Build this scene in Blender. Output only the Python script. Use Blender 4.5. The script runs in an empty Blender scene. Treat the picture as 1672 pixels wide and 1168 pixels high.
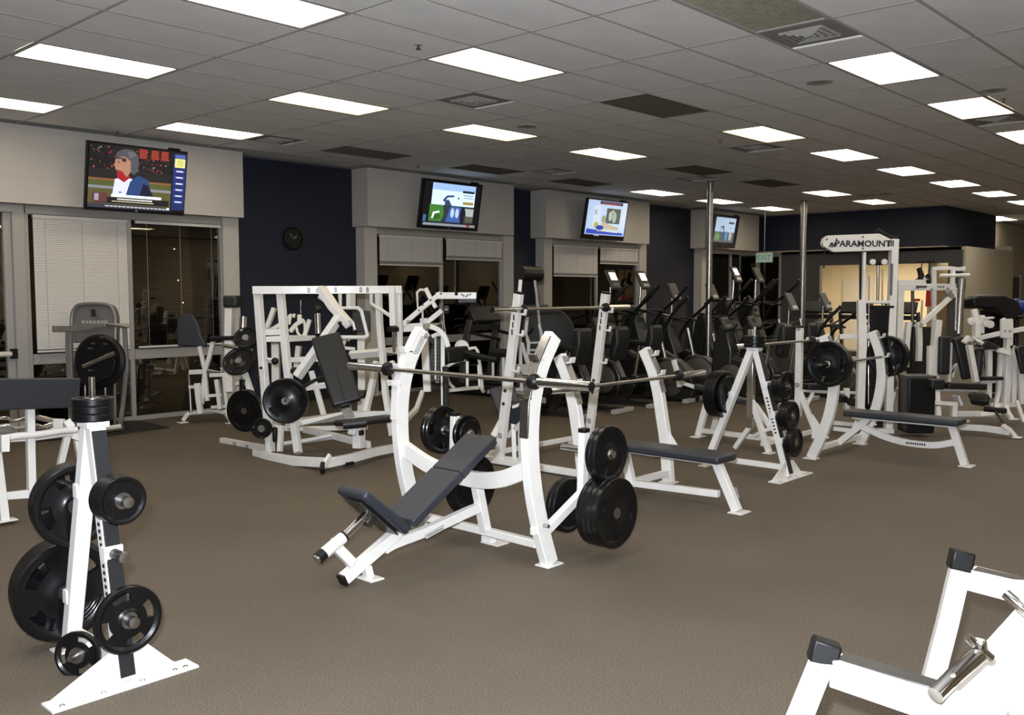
import bpy, math, random
from mathutils import Vector, Matrix
random.seed(7)
C = bpy.context.scene.collection
PI = math.pi
V = Vector

# ------------------------------------------------------------------ camera, world, exposure
CAM_Z = 1.70
FOC = 1519.04                      # focal length in pixels of the 1672 x 1168 frame
YAW, PITCH, ROLL = .7446, -.0699, -.0011
FW = V((math.cos(YAW)*math.cos(PITCH), math.sin(YAW)*math.cos(PITCH), math.sin(PITCH)))
_r = V((math.sin(YAW), -math.cos(YAW), 0)); _u = _r.cross(FW)
RT = _r*math.cos(ROLL) + _u*math.sin(ROLL)
UP = _u*math.cos(ROLL) - _r*math.sin(ROLL)
cam = bpy.data.cameras.new('camera'); cam.sensor_width = 36; cam.lens = 36*FOC/1672
cam.clip_start = .05; cam.clip_end = 200
co = bpy.data.objects.new('camera', cam); C.objects.link(co)
m = Matrix.Identity(4)
for i in range(3):
    m[i][0] = RT[i]; m[i][1] = UP[i]; m[i][2] = -FW[i]
m[2][3] = CAM_Z
co.matrix_world = m
bpy.context.scene.camera = co
sc = bpy.context.scene
sc.view_settings.view_transform = 'Standard'; sc.view_settings.look = 'None'
sc.view_settings.gamma = 1; sc.view_settings.use_curve_mapping = False
sc.view_settings.exposure = 0.0
sc.cycles.max_bounces = 6; sc.cycles.diffuse_bounces = 4; sc.cycles.glossy_bounces = 3
sc.cycles.transmission_bounces = 4; sc.cycles.transparent_max_bounces = 8
sc.cycles.sample_clamp_indirect = 4
sc.cycles.caustics_reflective = False; sc.cycles.caustics_refractive = False

w = bpy.data.worlds.new('night'); sc.world = w; w.use_nodes = True
w.node_tree.nodes['Background'].inputs[0].default_value = (.035, .028, .018, 1)
w.node_tree.nodes['Background'].inputs[1].default_value = .25

# the photographer's flash, just above and left of the lens
fl = bpy.data.lights.new('camera_flash', 'AREA'); fl.shape = 'DISK'; fl.size = .07
fl.energy = FLASH_E = 500; fl.color = (.86, .92, 1.0); fl.spread = math.radians(180)
fo = bpy.data.objects.new('camera_flash', fl); C.objects.link(fo)
fm = m.copy(); fp = V((0, 0, CAM_Z)) + UP*.16 - RT*.07 - FW*.02
fm[0][3], fm[1][3], fm[2][3] = fp
fo.matrix_world = fm
TROFFER = 8.3                      # strength of the ceiling light diffusers

# ------------------------------------------------------------------ surveying: a sight line of the photograph met with a real plane or distance
def W(px, py, **k):
    d = FW + RT*((px-836)/FOC) + UP*((584-py)/FOC)
    (a, v), = k.items()
    if a == 'D': t = v
    elif a == 'Z': t = (v-CAM_Z)/d.z
    elif a == 'X': t = v/d.x
    else: t = v/d.y
    return d*t + V((0, 0, CAM_Z))
def S(p):                          # (px, py, distance) or a point
    return W(p[0], p[1], D=p[2]) if isinstance(p, tuple) and max(p) > 60 else V(p)

# ------------------------------------------------------------------ materials
MATS = {}
def mat(name, col, rough=.5, metal=0, noise=0, scale=30, bump=0, coat=0, emit=0, spec=.5, bscale=None, col2=None):
    m = bpy.data.materials.new(name); m.use_nodes = True
    nt = m.node_tree; b = nt.nodes['Principled BSDF']
    b.inputs['Base Color'].default_value = (*col, 1); b.inputs['Roughness'].default_value = rough
    b.inputs['Metallic'].default_value = metal; b.inputs['Specular IOR Level'].default_value = spec
    if coat: b.inputs['Coat Weight'].default_value = coat; b.inputs['Coat Roughness'].default_value = .15
    if emit:
        b.inputs['Emission Color'].default_value = (*col, 1); b.inputs['Emission Strength'].default_value = emit
    if noise or bump:
        tc = nt.nodes.new('ShaderNodeTexCoord'); n = nt.nodes.new('ShaderNodeTexNoise')
        n.inputs['Scale'].default_value = scale; n.inputs['Detail'].default_value = 4
        nt.links.new(tc.outputs['Object'], n.inputs['Vector'])
        if noise:
            r = nt.nodes.new('ShaderNodeValToRGB')
            c2 = col2 or tuple(c*(1-noise) for c in col)
            r.color_ramp.elements[0].position = .35; r.color_ramp.elements[1].position = .65
            r.color_ramp.elements[0].color = (*c2, 1); r.color_ramp.elements[1].color = (*[c*(1+noise*.4) for c in col], 1)
            nt.links.new(n.outputs['Fac'], r.inputs['Fac']); nt.links.new(r.outputs['Color'], b.inputs['Base Color'])
        if bump:
            bp = nt.nodes.new('ShaderNodeBump'); bp.inputs['Strength'].default_value = bump; bp.inputs['Distance'].default_value = .003
            n2 = n
            if bscale:
                n2 = nt.nodes.new('ShaderNodeTexNoise'); n2.inputs['Scale'].default_value = bscale
                nt.links.new(tc.outputs['Object'], n2.inputs['Vector'])
            nt.links.new(n2.outputs['Fac'], bp.inputs['Height']); nt.links.new(bp.outputs['Normal'], b.inputs['Normal'])
    MATS[name] = m
    return m
WHITE = mat('white_powder_coat', (.80, .78, .75), .32, noise=.04, scale=9, coat=.2)
RUBBER = mat('black_rubber_plate', (.004, .004, .0045), .33, coat=.12, bump=.12, scale=80, spec=.25)
BLACK = mat('black_plastic', (.006, .006, .0065), .4, spec=.3)
SATIN = mat('satin_black', (.010, .010, .011), .55, spec=.3)
VINYL = mat('navy_charcoal_vinyl', (.026, .029, .038), .44, bump=.35, scale=260)
VINYLK = mat('black_vinyl', (.0075, .008, .0095), .44, bump=.3, scale=260)
CHROME = mat('chrome', (.72, .70, .67), .14, 1)
STEEL = mat('worn_steel', (.42, .40, .38), .3, 1, noise=.15, scale=20)
DSTEEL = mat('dark_steel', (.10, .095, .09), .35, .8)
GREY = mat('grey_metal_paint', (.23, .225, .215), .4, .3)
CARDIO = mat('charcoal_plastic', (.016, .0155, .0145), .36, coat=.15, spec=.4)
CARDIO2 = mat('warm_grey_plastic', (.060, .056, .048), .42)
DECAL = mat('dark_print', (.02, .02, .025), .5)
WALLP = mat('pale_wall_paint', (.54, .505, .46), .7, noise=.03, scale=3, bump=.05, bscale=300)
NAVY = mat('navy_wall_paint', (.0075, .012, .028), .6, noise=.05, scale=4)
SLATE = mat('slate_wall_paint', (.066, .062, .062), .7, noise=.04, scale=4)
TAN = mat('tan_wall_paint', (.64, .56, .41), .75, noise=.03, scale=3)
ALU = mat('window_aluminium', (.44, .42, .40), .4, .4)
TILE = mat('ceiling_tile', (.84, .83, .82), .9, noise=.05, scale=2.5, bump=.25, bscale=240)
TEE = mat('ceiling_tee', (.42, .40, .38), .6)
BLIND = mat('blind_slat', (.66, .63, .59), .5)
GRILLE = mat('brown_return_grille', (.10, .085, .065), .7)
VENT = mat('vent_white', (.40, .385, .365), .5)
MATK = mat('black_rubber_mat', (.012, .012, .011), .6)
SOIL = mat('night_ground', (.012, .010, .007), .9)
RED = mat('red_cloth', (.45, .02, .02), .7)
BLUE = mat('blue_vinyl', (.01, .03, .25), .35)
LAMP = {}
for k, c, e in (('warm', (1.0, .86, .66), 1.0), ('white', (1.0, .93, .82), 1.15), ('yellow', (1.0, .86, .48), .85)):
    LAMP[k] = mat('troffer_'+k, c, .6, emit=TROFFER*e)

def floor_mat():
    m = bpy.data.materials.new('speckled_rubber_floor'); m.use_nodes = True
    nt = m.node_tree; N = nt.nodes; L = nt.links; b = N['Principled BSDF']
    tc = N.new('ShaderNodeTexCoord')
    n1 = N.new('ShaderNodeTexNoise'); n1.inputs['Scale'].default_value = 120; n1.inputs['Detail'].default_value = 3
    n2 = N.new('ShaderNodeTexNoise'); n2.inputs['Scale'].default_value = .9; n2.inputs['Detail'].default_value = 5
    v = N.new('ShaderNodeTexVoronoi'); v.inputs['Scale'].default_value = 230
    for n in (n1, n2, v): L.new(tc.outputs['Object'], n.inputs['Vector'])
    r1 = N.new('ShaderNodeValToRGB'); r1.color_ramp.elements[0].position = .38; r1.color_ramp.elements[1].position = .62
    r1.color_ramp.elements[0].color = (.093, .074, .054, 1); r1.color_ramp.elements[1].color = (.155, .126, .095, 1)
    L.new(n1.outputs['Fac'], r1.inputs['Fac'])
    r2 = N.new('ShaderNodeValToRGB'); r2.color_ramp.elements[0].position = .3; r2.color_ramp.elements[1].position = .7
    r2.color_ramp.elements[0].color = (.88, .88, .88, 1); r2.color_ramp.elements[1].color = (1.06, 1.05, 1.04, 1)
    L.new(n2.outputs['Fac'], r2.inputs['Fac'])
    mx = N.new('ShaderNodeMix'); mx.data_type = 'RGBA'; mx.blend_type = 'MULTIPLY'; mx.inputs['Factor'].default_value = 1
    L.new(r1.outputs['Color'], mx.inputs['A']); L.new(r2.outputs['Color'], mx.inputs['B'])
    L.new(mx.outputs['Result'], b.inputs['Base Color'])
    b.inputs['Roughness'].default_value = .72; b.inputs['Specular IOR Level'].default_value = .25
    bp = N.new('ShaderNodeBump'); bp.inputs['Strength'].default_value = .35; bp.inputs['Distance'].default_value = .002
    L.new(v.outputs['Distance'], bp.inputs['Height']); L.new(bp.outputs['Normal'], b.inputs['Normal'])
    return m
FLOOR = floor_mat()
def glass_mat():
    m = bpy.data.materials.new('night_glass'); m.use_nodes = True
    nt = m.node_tree; N = nt.nodes; N.remove(N['Principled BSDF'])
    t = N.new('ShaderNodeBsdfTransparent'); t.inputs[0].default_value = (.62, .6, .56, 1)
    g = N.new('ShaderNodeBsdfGlossy'); g.inputs['Roughness'].default_value = .01; g.inputs['Color'].default_value = (.95, .9, .8, 1)
    f = N.new('ShaderNodeFresnel'); f.inputs[0].default_value = 2.1
    x = N.new('ShaderNodeMixShader')
    nt.links.new(f.outputs[0], x.inputs[0]); nt.links.new(t.outputs[0], x.inputs[1]); nt.links.new(g.outputs[0], x.inputs[2])
    nt.links.new(x.outputs[0], N['Material Output'].inputs[0])
    return m
GLASS = glass_mat()
EM = {}
def emis(c, s=1.0):
    k = (c, s)
    if k not in EM:
        EM[k] = mat('screen_light_%d' % len(EM), c, .4, emit=s)
    return EM[k]

# ------------------------------------------------------------------ mesh building
def resample(h, k):
    if not isinstance(h, (list, tuple)): return [h]*k
    n = len(h); out = []
    for i in range(k):
        t = i*(n-1)/max(1, k-1); j = min(int(t), n-2); out.append(h[j]+(h[j+1]-h[j])*(t-j))
    return out
class MB:
    def __init__(s): s.v = []; s.f = []; s.mi = []
    def add(s, vs, fs, mi=0):
        o = len(s.v); s.v += [V(q) for q in vs]; s.f += [tuple(i+o for i in f) for f in fs]; s.mi += [mi]*len(fs)
        return s
    def box(s, c, size, R=None, mi=0):
        c = V(c); hx, hy, hz = [q/2 for q in size]
        vs = [V((x*hx, y*hy, z*hz)) for x in (-1, 1) for y in (-1, 1) for z in (-1, 1)]
        if R is not None: vs = [R @ q for q in vs]
        return s.add([c+q for q in vs], [(0, 1, 3, 2), (4, 6, 7, 5), (0, 4, 5, 1), (2, 3, 7, 6), (0, 2, 6, 4), (1, 5, 7, 3)], mi)
    def bar(s, pts, wn, h, n=(0, 1, 0), mi=0):
        """rectangular tube along pts: wn wide along n, h thick in the other direction"""
        P = [S(p) for p in pts]; n = V(n); k = len(P); ring = []
        hs = resample(h, k)
        for i, p in enumerate(P):
            d1 = (P[i]-P[i-1]).normalized() if i else None
            d2 = (P[i+1]-P[i]).normalized() if i < k-1 else None
            d = (d1+d2).normalized() if d1 and d2 else (d1 or d2)
            e = d1 or d2
            a = n - e*n.dot(e)
            if a.length < .05: a = V((0, 0, 1)) if abs(e.z) < .9 else V((1, 0, 0)); a = a - e*a.dot(e)
            a.normalize(); b = d.cross(a)
            if b.length < 1e-4: b = e.cross(a)
            b.normalize()
            sc_ = 1/max(.5, d.dot(e)); hh = hs[i]/2*min(sc_, 1.6)
            ring.append([p+a*(wn/2)+b*hh, p-a*(wn/2)+b*hh, p-a*(wn/2)-b*hh, p+a*(wn/2)-b*hh])
        vs = [q for r in ring for q in r]; fs = []
        for i in range(k-1):
            for j in range(4):
                fs.append((i*4+j, i*4+(j+1) % 4, i*4+4+(j+1) % 4, i*4+4+j))
        fs += [(3, 2, 1, 0), tuple(4*(k-1)+j for j in range(4))]
        return s.add(vs, fs, mi)
    def tube(s, pts, r, n=10, mi=0):
        P = [S(p) for p in pts]; k = len(P); rs = resample(r, k)
        d = (P[1]-P[0]).normalized(); a = d.orthogonal().normalized(); vs = []; fs = []
        for i, p in enumerate(P):
            d1 = (P[i]-P[i-1]).normalized() if i else None
            d2 = (P[i+1]-P[i]).normalized() if i < k-1 else None
            d = (d1+d2).normalized() if d1 and d2 and (d1+d2).length > 1e-4 else (d1 or d2)
            a = (a - d*a.dot(d)).normalized(); b = d.cross(a)
            vs += [p + (a*math.cos(t)+b*math.sin(t))*rs[i] for t in [2*PI*j/n for j in range(n)]]
        for i in range(k-1):
            for j in range(n):
                fs.append((i*n+j, i*n+(j+1) % n, (i+1)*n+(j+1) % n, (i+1)*n+j))
        fs += [tuple(reversed(range(n))), tuple((k-1)*n+j for j in range(n))]
        return s.add(vs, fs, mi)
    def lathe(s, c, ax, prof, n=24, mi=0):
        """prof: (radius, distance along ax) pairs"""
        c = V(c); ax = V(ax).normalized(); a = ax.orthogonal().normalized(); b = ax.cross(a); vs = []; fs = []
        for r, t in prof:
            vs += [c + ax*t + (a*math.cos(q)+b*math.sin(q))*r for q in [2*PI*j/n for j in range(n)]]
        for i in range(len(prof)-1):
            for j in range(n): fs.append((i*n+j, i*n+(j+1) % n, (i+1)*n+(j+1) % n, (i+1)*n+j))
        if prof[0][0] > 1e-5: fs.append(tuple(reversed(range(n))))
        if prof[-1][0] > 1e-5: fs.append(tuple((len(prof)-1)*n+j for j in range(n)))
        return s.add(vs, fs, mi)
    def prism(s, poly, t, mi=0):
        """poly: 3-D points of a flat outline, t: thickness vector"""
        P = [S(p) for p in poly]; t = V(t); k = len(P)
        return s.add([p-t/2 for p in P]+[p+t/2 for p in P],
                     [tuple(reversed(range(k))), tuple(range(k, 2*k))]+[(i, (i+1) % k, k+(i+1) % k, k+i) for i in range(k)], mi)
    def ball(s, c, r, n=12, sc_=(1, 1, 1), mi=0):
        c = S(c); h = n//2; vs = []; fs = []
        for i in range(h+1):
            t = PI*i/h
            vs += [c+V((math.sin(t)*math.cos(2*PI*j/n)*sc_[0], math.sin(t)*math.sin(2*PI*j/n)*sc_[1], math.cos(t)*sc_[2]))*r for j in range(n)]
        for i in range(h):
            for j in range(n): fs.append((i*n+j, (i+1)*n+j, (i+1)*n+(j+1) % n, i*n+(j+1) % n))
        return s.add(vs, fs, mi)
    def mesh(s, name, mats, off, smooth=0):
        me = bpy.data.meshes.new(name)
        me.from_pydata([q-off for q in s.v], [], s.f)
        for m_ in (mats if isinstance(mats, (list, tuple)) else [mats]): me.materials.append(m_)
        if len(me.materials) > 1: me.polygons.foreach_set('material_index', s.mi)
        import bmesh
        bm = bmesh.new(); bm.from_mesh(me); bmesh.ops.recalc_face_normals(bm, faces=bm.faces); bm.to_mesh(me); bm.free()
        if smooth:
            me.polygons.foreach_set('use_smooth', [True]*len(me.polygons))
            me.set_sharp_from_angle(angle=math.radians(smooth))
        return me
def spl(pts, k=5):
    """smooth curve through the points"""
    P = [S(p) for p in pts]; out = []
    for i in range(len(P)-1):
        a = P[i-1] if i else P[i]*2-P[i+1]; b, c = P[i], P[i+1]; d = P[i+2] if i+2 < len(P) else c*2-b
        for j in range(k):
            t = j/k
            out.append(.5*((2*b)+(c-a)*t+(2*a-5*b+4*c-d)*t*t+(3*b-a-3*c+d)*t**3))
    return out+[P[-1]]
def bev(o, w_, seg=2):
    if w_:
        md = o.modifiers.new('edge', 'BEVEL'); md.width = w_; md.segments = seg; md.limit_method = 'ANGLE'; md.angle_limit = math.radians(40)
def part(name, mb, mt, parent, bevel=0, seg=2, smooth=35, label=None):
    off = V((0, 0, 0)); q = parent
    while q is not None: off = off + q.location; q = q.parent
    o = bpy.data.objects.new(name, mb.mesh(name, mt, off, smooth)); C.objects.link(o)
    o.parent = parent; bev(o, bevel, seg)
    if label: o['label'] = label
    return o
def tag(o, label, cat, group=None, kind=None):
    if label: o['label'] = label
    if cat: o['category'] = cat
    if group: o['group'] = group
    if kind: o['kind'] = kind
    return o
def single(name, mb, mt, label, cat, group=None, loc=None, bevel=0, smooth=35, kind=None):
    loc = V(loc) if loc is not None else V((0, 0, 0))
    o = bpy.data.objects.new(name, mb.mesh(name, mt, loc, smooth)); C.objects.link(o); o.location = loc; bev(o, bevel)
    return tag(o, label, cat, group, kind)
def struct(name, mb, mt, parent=None, smooth=0, bevel=0):
    o = part(name, mb, mt, parent, bevel, 2, smooth)
    if parent is None: o['kind'] = 'structure'
    return o
class Thing:
    def __init__(s, name, label, cat, loc, group=None, n=(0, 1, 0)):
        s.o = bpy.data.objects.new(name, None); C.objects.link(s.o); s.o.location = V(loc); s.o.empty_display_size = .2
        tag(s.o, label, cat, group); s.n = n
    def p(s, name, mb, mt=None, bevel=0, seg=2, smooth=35, label=None, parent=None):
        return part(name, mb, mt or WHITE, parent or s.o, bevel, seg, smooth, label)
    def bar(s, name, pts, w=.05, h=.05, mt=None, n=None, parent=None, curve=0, bevel=.005, label=None):
        if curve: pts = spl(pts, curve)
        return part(name, MB().bar(pts, w, h, n or s.n), mt or WHITE, parent or s.o, bevel, 2, 35, label)
    def tube(s, name, pts, r=.02, mt=None, parent=None, curve=0, n=12, label=None):
        if curve: pts = spl(pts, curve)
        return part(name, MB().tube(pts, r, n), mt or WHITE, parent or s.o, 0, 2, 40, label)
    def box(s, name, c, size, mt=None, R=None, bevel=.006, parent=None, seg=2, label=None):
        return part(name, MB().box(S(c), size, R), mt or WHITE, parent or s.o, bevel, seg, 35, label)
    def pad(s, name, a, b, width, thick, n, mt=None, parent=None, bevel=.022):
        """cushion whose centre line runs a to b; width along n"""
        return part(name, MB().bar([a, b], width, thick, n), mt or VINYL, parent or s.o, bevel, 4, 50)
def foot(t, x, y, sx=.12, sy=.1, parent=None):
    return t.box('foot_plate', V((x, y, .005)), (sx, sy, .01), bevel=.002, parent=parent)
X, Y, Z = V((1, 0, 0)), V((0, 1, 0)), V((0, 0, 1))

def text_mesh(txt, size, extr=.001, bold=0):
    cu = bpy.data.curves.new('txt', 'FONT'); cu.body = txt; cu.size = size; cu.extrude = extr
    cu.align_x = 'CENTER'; cu.align_y = 'CENTER'; cu.resolution_u = 2; cu.offset = bold
    o = bpy.data.objects.new('txt', cu)
    me = bpy.data.meshes.new_from_object(o); bpy.data.objects.remove(o); bpy.data.curves.remove(cu)
    return me
def text(name, txt, size, c, right, up, mt, parent, sx=1.0, bold=0):
    me = text_mesh(txt, size, .001, bold); right = V(right).normalized(); up = V(up).normalized(); nn = right.cross(up)
    off = V((0, 0, 0)); q = parent
    while q is not None: off = off+q.location; q = q.parent
    mm = Matrix.Identity(4)
    for i in range(3): mm[i][0] = right[i]*sx; mm[i][1] = up[i]; mm[i][2] = nn[i]; mm[i][3] = (S(c)-off)[i]
    me.transform(mm); me.materials.clear(); me.materials.append(mt)
    o = bpy.data.objects.new(name, me); C.objects.link(o); o.parent = parent
    return o

# ------------------------------------------------------------------ weight plates
PLATE = {}
def plate_mesh(R, th, solid=False):
    k = (round(R, 3), round(th, 3), solid)
    if k in PLATE: return PLATE[k]
    mb = MB(); n = 48
    rad = [.026, .27*R, .34*R, .55*R, .79*R, .88*R, .97*R, R]
    hz = [.46*th, .46*th, .26*th, .22*th, .22*th, .50*th, .50*th, .36*th]
    if R < .13: slots = 3
    else: slots = 4
    vs = []
    for sgn in (1, -1):
        for r, h in zip(rad, hz):
            vs += [V((r*math.cos(2*PI*j/n), r*math.sin(2*PI*j/n), sgn*h)) for j in range(n)]
    K = len(rad); fs = []
    def hole(j):
        t = (j+.5)/n*slots % 1
        return .25 < t < .75
    for sd in (0, 1):
        for i in range(K-1):
            for j in range(n):
                a, b = (sd*K+i)*n, (sd*K+i+1)*n; j2 = (j+1) % n
                if i == 3 and hole(j):
                    if solid:          # a moulded pocket instead of an open slot
                        e = len(vs); q_ = [a+j, b+j, b+j2, a+j2]; zz = (1-2*sd)*.09*th
                        vs += [V((vs[x_].x, vs[x_].y, zz)) for x_ in q_]
                        fs.append((e, e+1, e+2, e+3)); fs.append((a+j, a+j2, e+3, e)); fs.append((b+j, b+j2, e+2, e+1))
                        if not hole(j-1): fs.append((a+j, b+j, e+1, e))
                        if not hole(j+1): fs.append((a+j2, b+j2, e+2, e+3))
                    continue
                fs.append((a+j, b+j, b+j2, a+j2) if sd == 0 else (a+j2, b+j2, b+j, a+j))
    for j in range(n):
        j2 = (j+1) % n
        fs.append(((K-1)*n+j, (2*K-1)*n+j, (2*K-1)*n+j2, (K-1)*n+j2))
        fs.append((j2, K*n+j2, K*n+j, j))
        if hole(j) and not solid:
            fs.append((3*n+j, (K+3)*n+j, (K+3)*n+j2, 3*n+j2)); fs.append((4*n+j2, (K+4)*n+j2, (K+4)*n+j, 4*n+j))
            if not hole(j-1): fs.append((3*n+j, 4*n+j, (K+4)*n+j, (K+3)*n+j))
            if not hole(j+1): fs.append((3*n+j2, (K+3)*n+j2, (K+4)*n+j2, 4*n+j2))
    mb.add(vs, fs)
    me = mb.mesh('plate', RUBBER, V((0, 0, 0)), 30)
    rg = MB().lathe((0, 0, -.5*th), (0, 0, 1), [(.0255, 0), (.036, 0), (.036, th), (.0255, th)], 20).mesh('bore_ring', STEEL, V((0, 0, 0)), 30)
    rg.name = 'bore_ring'
    PLATE[k] = (me, rg); return PLATE[k]
def plate(c, ax, R, th, label, group=None, spin=None, solid=False):
    c = S(c); me, rg = plate_mesh(R, th, solid)
    o = bpy.data.objects.new('weight_plate', me); C.objects.link(o)
    q = V((0, 0, 1)).rotation_difference(V(ax).normalized()).to_matrix().to_4x4()
    sp = Matrix.Rotation(random.uniform(0, 6.28) if spin is None else spin, 4, 'Z')
    o.matrix_world = Matrix.Translation(c) @ q @ sp
    tag(o, label, 'weight plate', group)
    r = bpy.data.objects.new('bore_ring', rg); C.objects.link(r); r.parent = o
    return o
ORD = ['outermost', 'second', 'third', 'fourth', 'fifth', 'innermost']
def stack(c, ax, sizes, where, group, solid=True):
    """plates pushed on to one peg; c is the centre of the outermost one, ax points outwards"""
    c = S(c); ax = V(ax).normalized(); n = len(sizes); d = 0
    for i, (R, th) in enumerate(sizes):
        if i: d += th/2+sizes[i-1][1]/2+.001
        size = 'large' if R > .2 else 'medium' if R > .14 else 'small'
        pos = 'only plate' if n == 1 else ('outermost' if i == 0 else 'innermost' if i == n-1 else ('second' if i == 1 else 'third' if i == 2 else 'fourth')+' from outside')
        plate(c-ax*d, ax, R, th, '%s black plate, %s, %s' % (size, pos, where), group, solid=solid)
def barbell(a, b, label, group=None, z=None):
    """olympic bar from end a to end b"""
    a, b = S(a), S(b); mid = (a+b)/2; d = (b-a).normalized(); L = 2.2
    t = Thing('barbell', label, 'barbell', mid, group)
    t.tube('shaft', [mid-d*.66, mid+d*.66], .0145, STEEL)
    for s_ in (-1, 1):
        sl = t.tube('sleeve', [mid+d*s_*.68, mid+d*s_*L/2], .0285, CHROME, n=16)
        t.p('collar', MB().lathe(mid+d*s_*.655, d*s_, [(.016, -.02), (.040, -.012), (.048, .004), (.048, .03), (.038, .045), (.028, .055)], 20), BLACK, parent=sl)
        t.p('end_cap', MB().lathe(mid+d*s_*L/2, d*s_, [(.0285, 0), (.0285, .006), (.012, .010)], 16), BLACK, parent=sl)
    return t

# ================================================================== THE ROOM
CZ = 3.6815; GX, GY = 5.4169, 5.4079; TX, TY = 1.2192, .6096      # ceiling height, grid origin and module
WY = 12.2                                                          # window wall
def bx(x0, x1, y0, y1, z0, z1): return MB().box(((x0+x1)/2, (y0+y1)/2, (z0+z1)/2), (x1-x0, y1-y0, z1-z0))
struct('floor', MB().box((16, 3, -.05), (46, 22, .1)), FLOOR)

# --- ceiling: slab, tees, and every tile a piece
ceil = bpy.data.objects.new('ceiling', MB().box((16, 3, CZ+.09), (46, 22, .1)).mesh('ceiling', TILE, V((0, 0, 0)))); C.objects.link(ceil)
ceil['kind'] = 'structure'
LIGHTS = {(-4, -4): 'white', (-2, -4): 'white', (0, -8): 'white', (2, -8): 'white', (4, -8): 'white', (8, -8): 'white', (-4, 0): 'warm',
          (-4, 4): 'warm', (-2, 0): 'white', (0, 0): 'warm', (-2, 4): 'white', (0, 4): 'yellow', (-2, 8): 'warm', (0, 8): 'warm', (2, 4): 'yellow', (4, 4): 'yellow',
          (4, 0): 'yellow', (6, 0): 'white', (8, 0): 'white', (10, 0): 'white', (12, 0): 'white', (14, 0): 'white', (2, -4): 'white',
          (4, -4): 'warm', (6, -4): 'white', (8, -4): 'white', (10, -4): 'white', (8, 8): 'warm', (10, 8): 'warm', (12, 8): 'warm', (10, 4): 'warm',
          (12, 4): 'warm', (18, 3): 'white', (-4, -12): 'white', (0, -12): 'warm', (4, -12): 'white', (8, -12): 'warm', (12, -12): 'white', (12, -8): 'warm', (-2, -16): 'warm', (2, -16): 'white', (6, -16): 'warm', (10, -16): 'white', (14, -16): 'warm', (12, -4): 'warm', (-2, -20): 'white', (4, -20): 'warm', (10, -20): 'white', (16, -12): 'warm', (20, -12): 'warm', (18, -16): 'warm', (22, -16): 'warm', (18, -20): 'warm', (22, -20): 'white'}  # includes unseen fixtures added to light the right side and back
GRILLES = [(2, 0), (2, 8), (4, 8), (6, 8), (6, 4), (8, 4), (0, -4)]
DIFF = [(1, -4), (1, 2), (1, 8), (5, 1), (5, -4), (5, 7), (11, 3), (7, 5)]
def cell(i, j, fx=1.0): return GX+TX*(i+fx/2), GY+TY*(j+.5)
def pix(p):
    d = V(p)-V((0, 0, CAM_Z)); z = d.dot(FW)
    return (836+FOC*d.dot(RT)/z, 584-FOC*d.dot(UP)/z, z) if z > .3 else None
special = set(LIGHTS) | set(GRILLES)
cells = []
for i in range(-6, 26):
    for j in range(-15, 11):
        if (i, j) in special: continue
        x, y = cell(i, j)
        if y > 11.75 or (x > 22.6 and y > 7.3): continue
        if -3.5 > y or x > 34 or x < -4: continue
        c = [pix((x+a*TX/2, y+b*TY/2, CZ)) for a, b in ((-1, -1), (1, -1), (1, 1), (-1, 1))]
        ar = 0
        if all(c):
            ar = abs(sum(c[k][0]*c[(k+1) % 4][1]-c[(k+1) % 4][0]*c[k][1] for k in range(4)))/2
            if max(q[0] for q in c) < -60 or min(q[0] for q in c) > 1740 or max(q[1] for q in c) < -60: ar = 0
        cells.append((ar, i, j))
cells.sort(reverse=True)
def tile_mb(sx, sy, t=.014):
    e = .006; a, b = sx/2, sy/2
    vs = [(-a, -b, e), (a, -b, e), (a, b, e), (-a, b, e), (-a+.008, -b+.008, 0), (a-.008, -b+.008, 0), (a-.008, b-.008, 0), (-a+.008, b-.008, 0), (-a, -b, t), (a, -b, t), (a, b, t), (-a, b, t)]
    fs = [(4, 7, 6, 5), (8, 9, 10, 11)]+[(k, (k+1) % 4, 4+(k+1) % 4, 4+k) for k in range(4)]+[(8+k, 8+(k+1) % 4, (k+1) % 4, k) for k in range(4)]
    return MB().add(vs, fs)
tm = tile_mb(TX-.022, TY-.022).mesh('ceiling_tile', TILE, V((0, 0, 0)))
th = tile_mb(TX/2-.022, TY-.022).mesh('ceiling_tile', TILE, V((0, 0, 0)))
rest = MB(); n = 0
for ar, i, j in cells:
    x, y = cell(i, j); half = (i, j) in DIFF
    if half: x = GX+TX*(i+.75)
    dz = random.uniform(0, .0022)
    if ar > 60 and n < 296:
        o = bpy.data.objects.new('ceiling_tile', th if half else tm); C.objects.link(o); o.parent = ceil
        o.location = (x, y, CZ-.004+dz); o.rotation_euler = (random.uniform(-.0012, .0012), random.uniform(-.0008, .0008), 0); n += 1
    else:
        q = tile_mb(TX*(.5 if half else 1)-.022, TY-.022)
        rest.add([p+V((x, y, CZ-.004)) for p in q.v], q.f)
o = part('ceiling_tiles', rest, TILE, ceil, 0, 2, 0); o['kind'] = 'stuff'
tees = MB()
for j in range(-15, 12):
    y = GY+TY*j
    if y < 11.8: tees.box((15.0, y, CZ-.001), (38, .022, .008))
for i in range(-6, 27):
    x = GX+TX*i
    if x < 22.7: tees.box((x, 4.1, CZ-.0015), (.022, 15.4, .008))
    else: tees.box((x, 1.8, CZ-.0015), (.022, 11.0, .008))
o = part('ceiling_grid', tees, TEE, ceil, 0, 2, 0); o['kind'] = 'stuff'

RIB = mat('olive_ribbed_grille', (.34, .31, .23), .6, noise=.18, scale=12, bump=.6)
DIFP = mat('diffuser_plate', (.26, .245, .225), .6)
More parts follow.
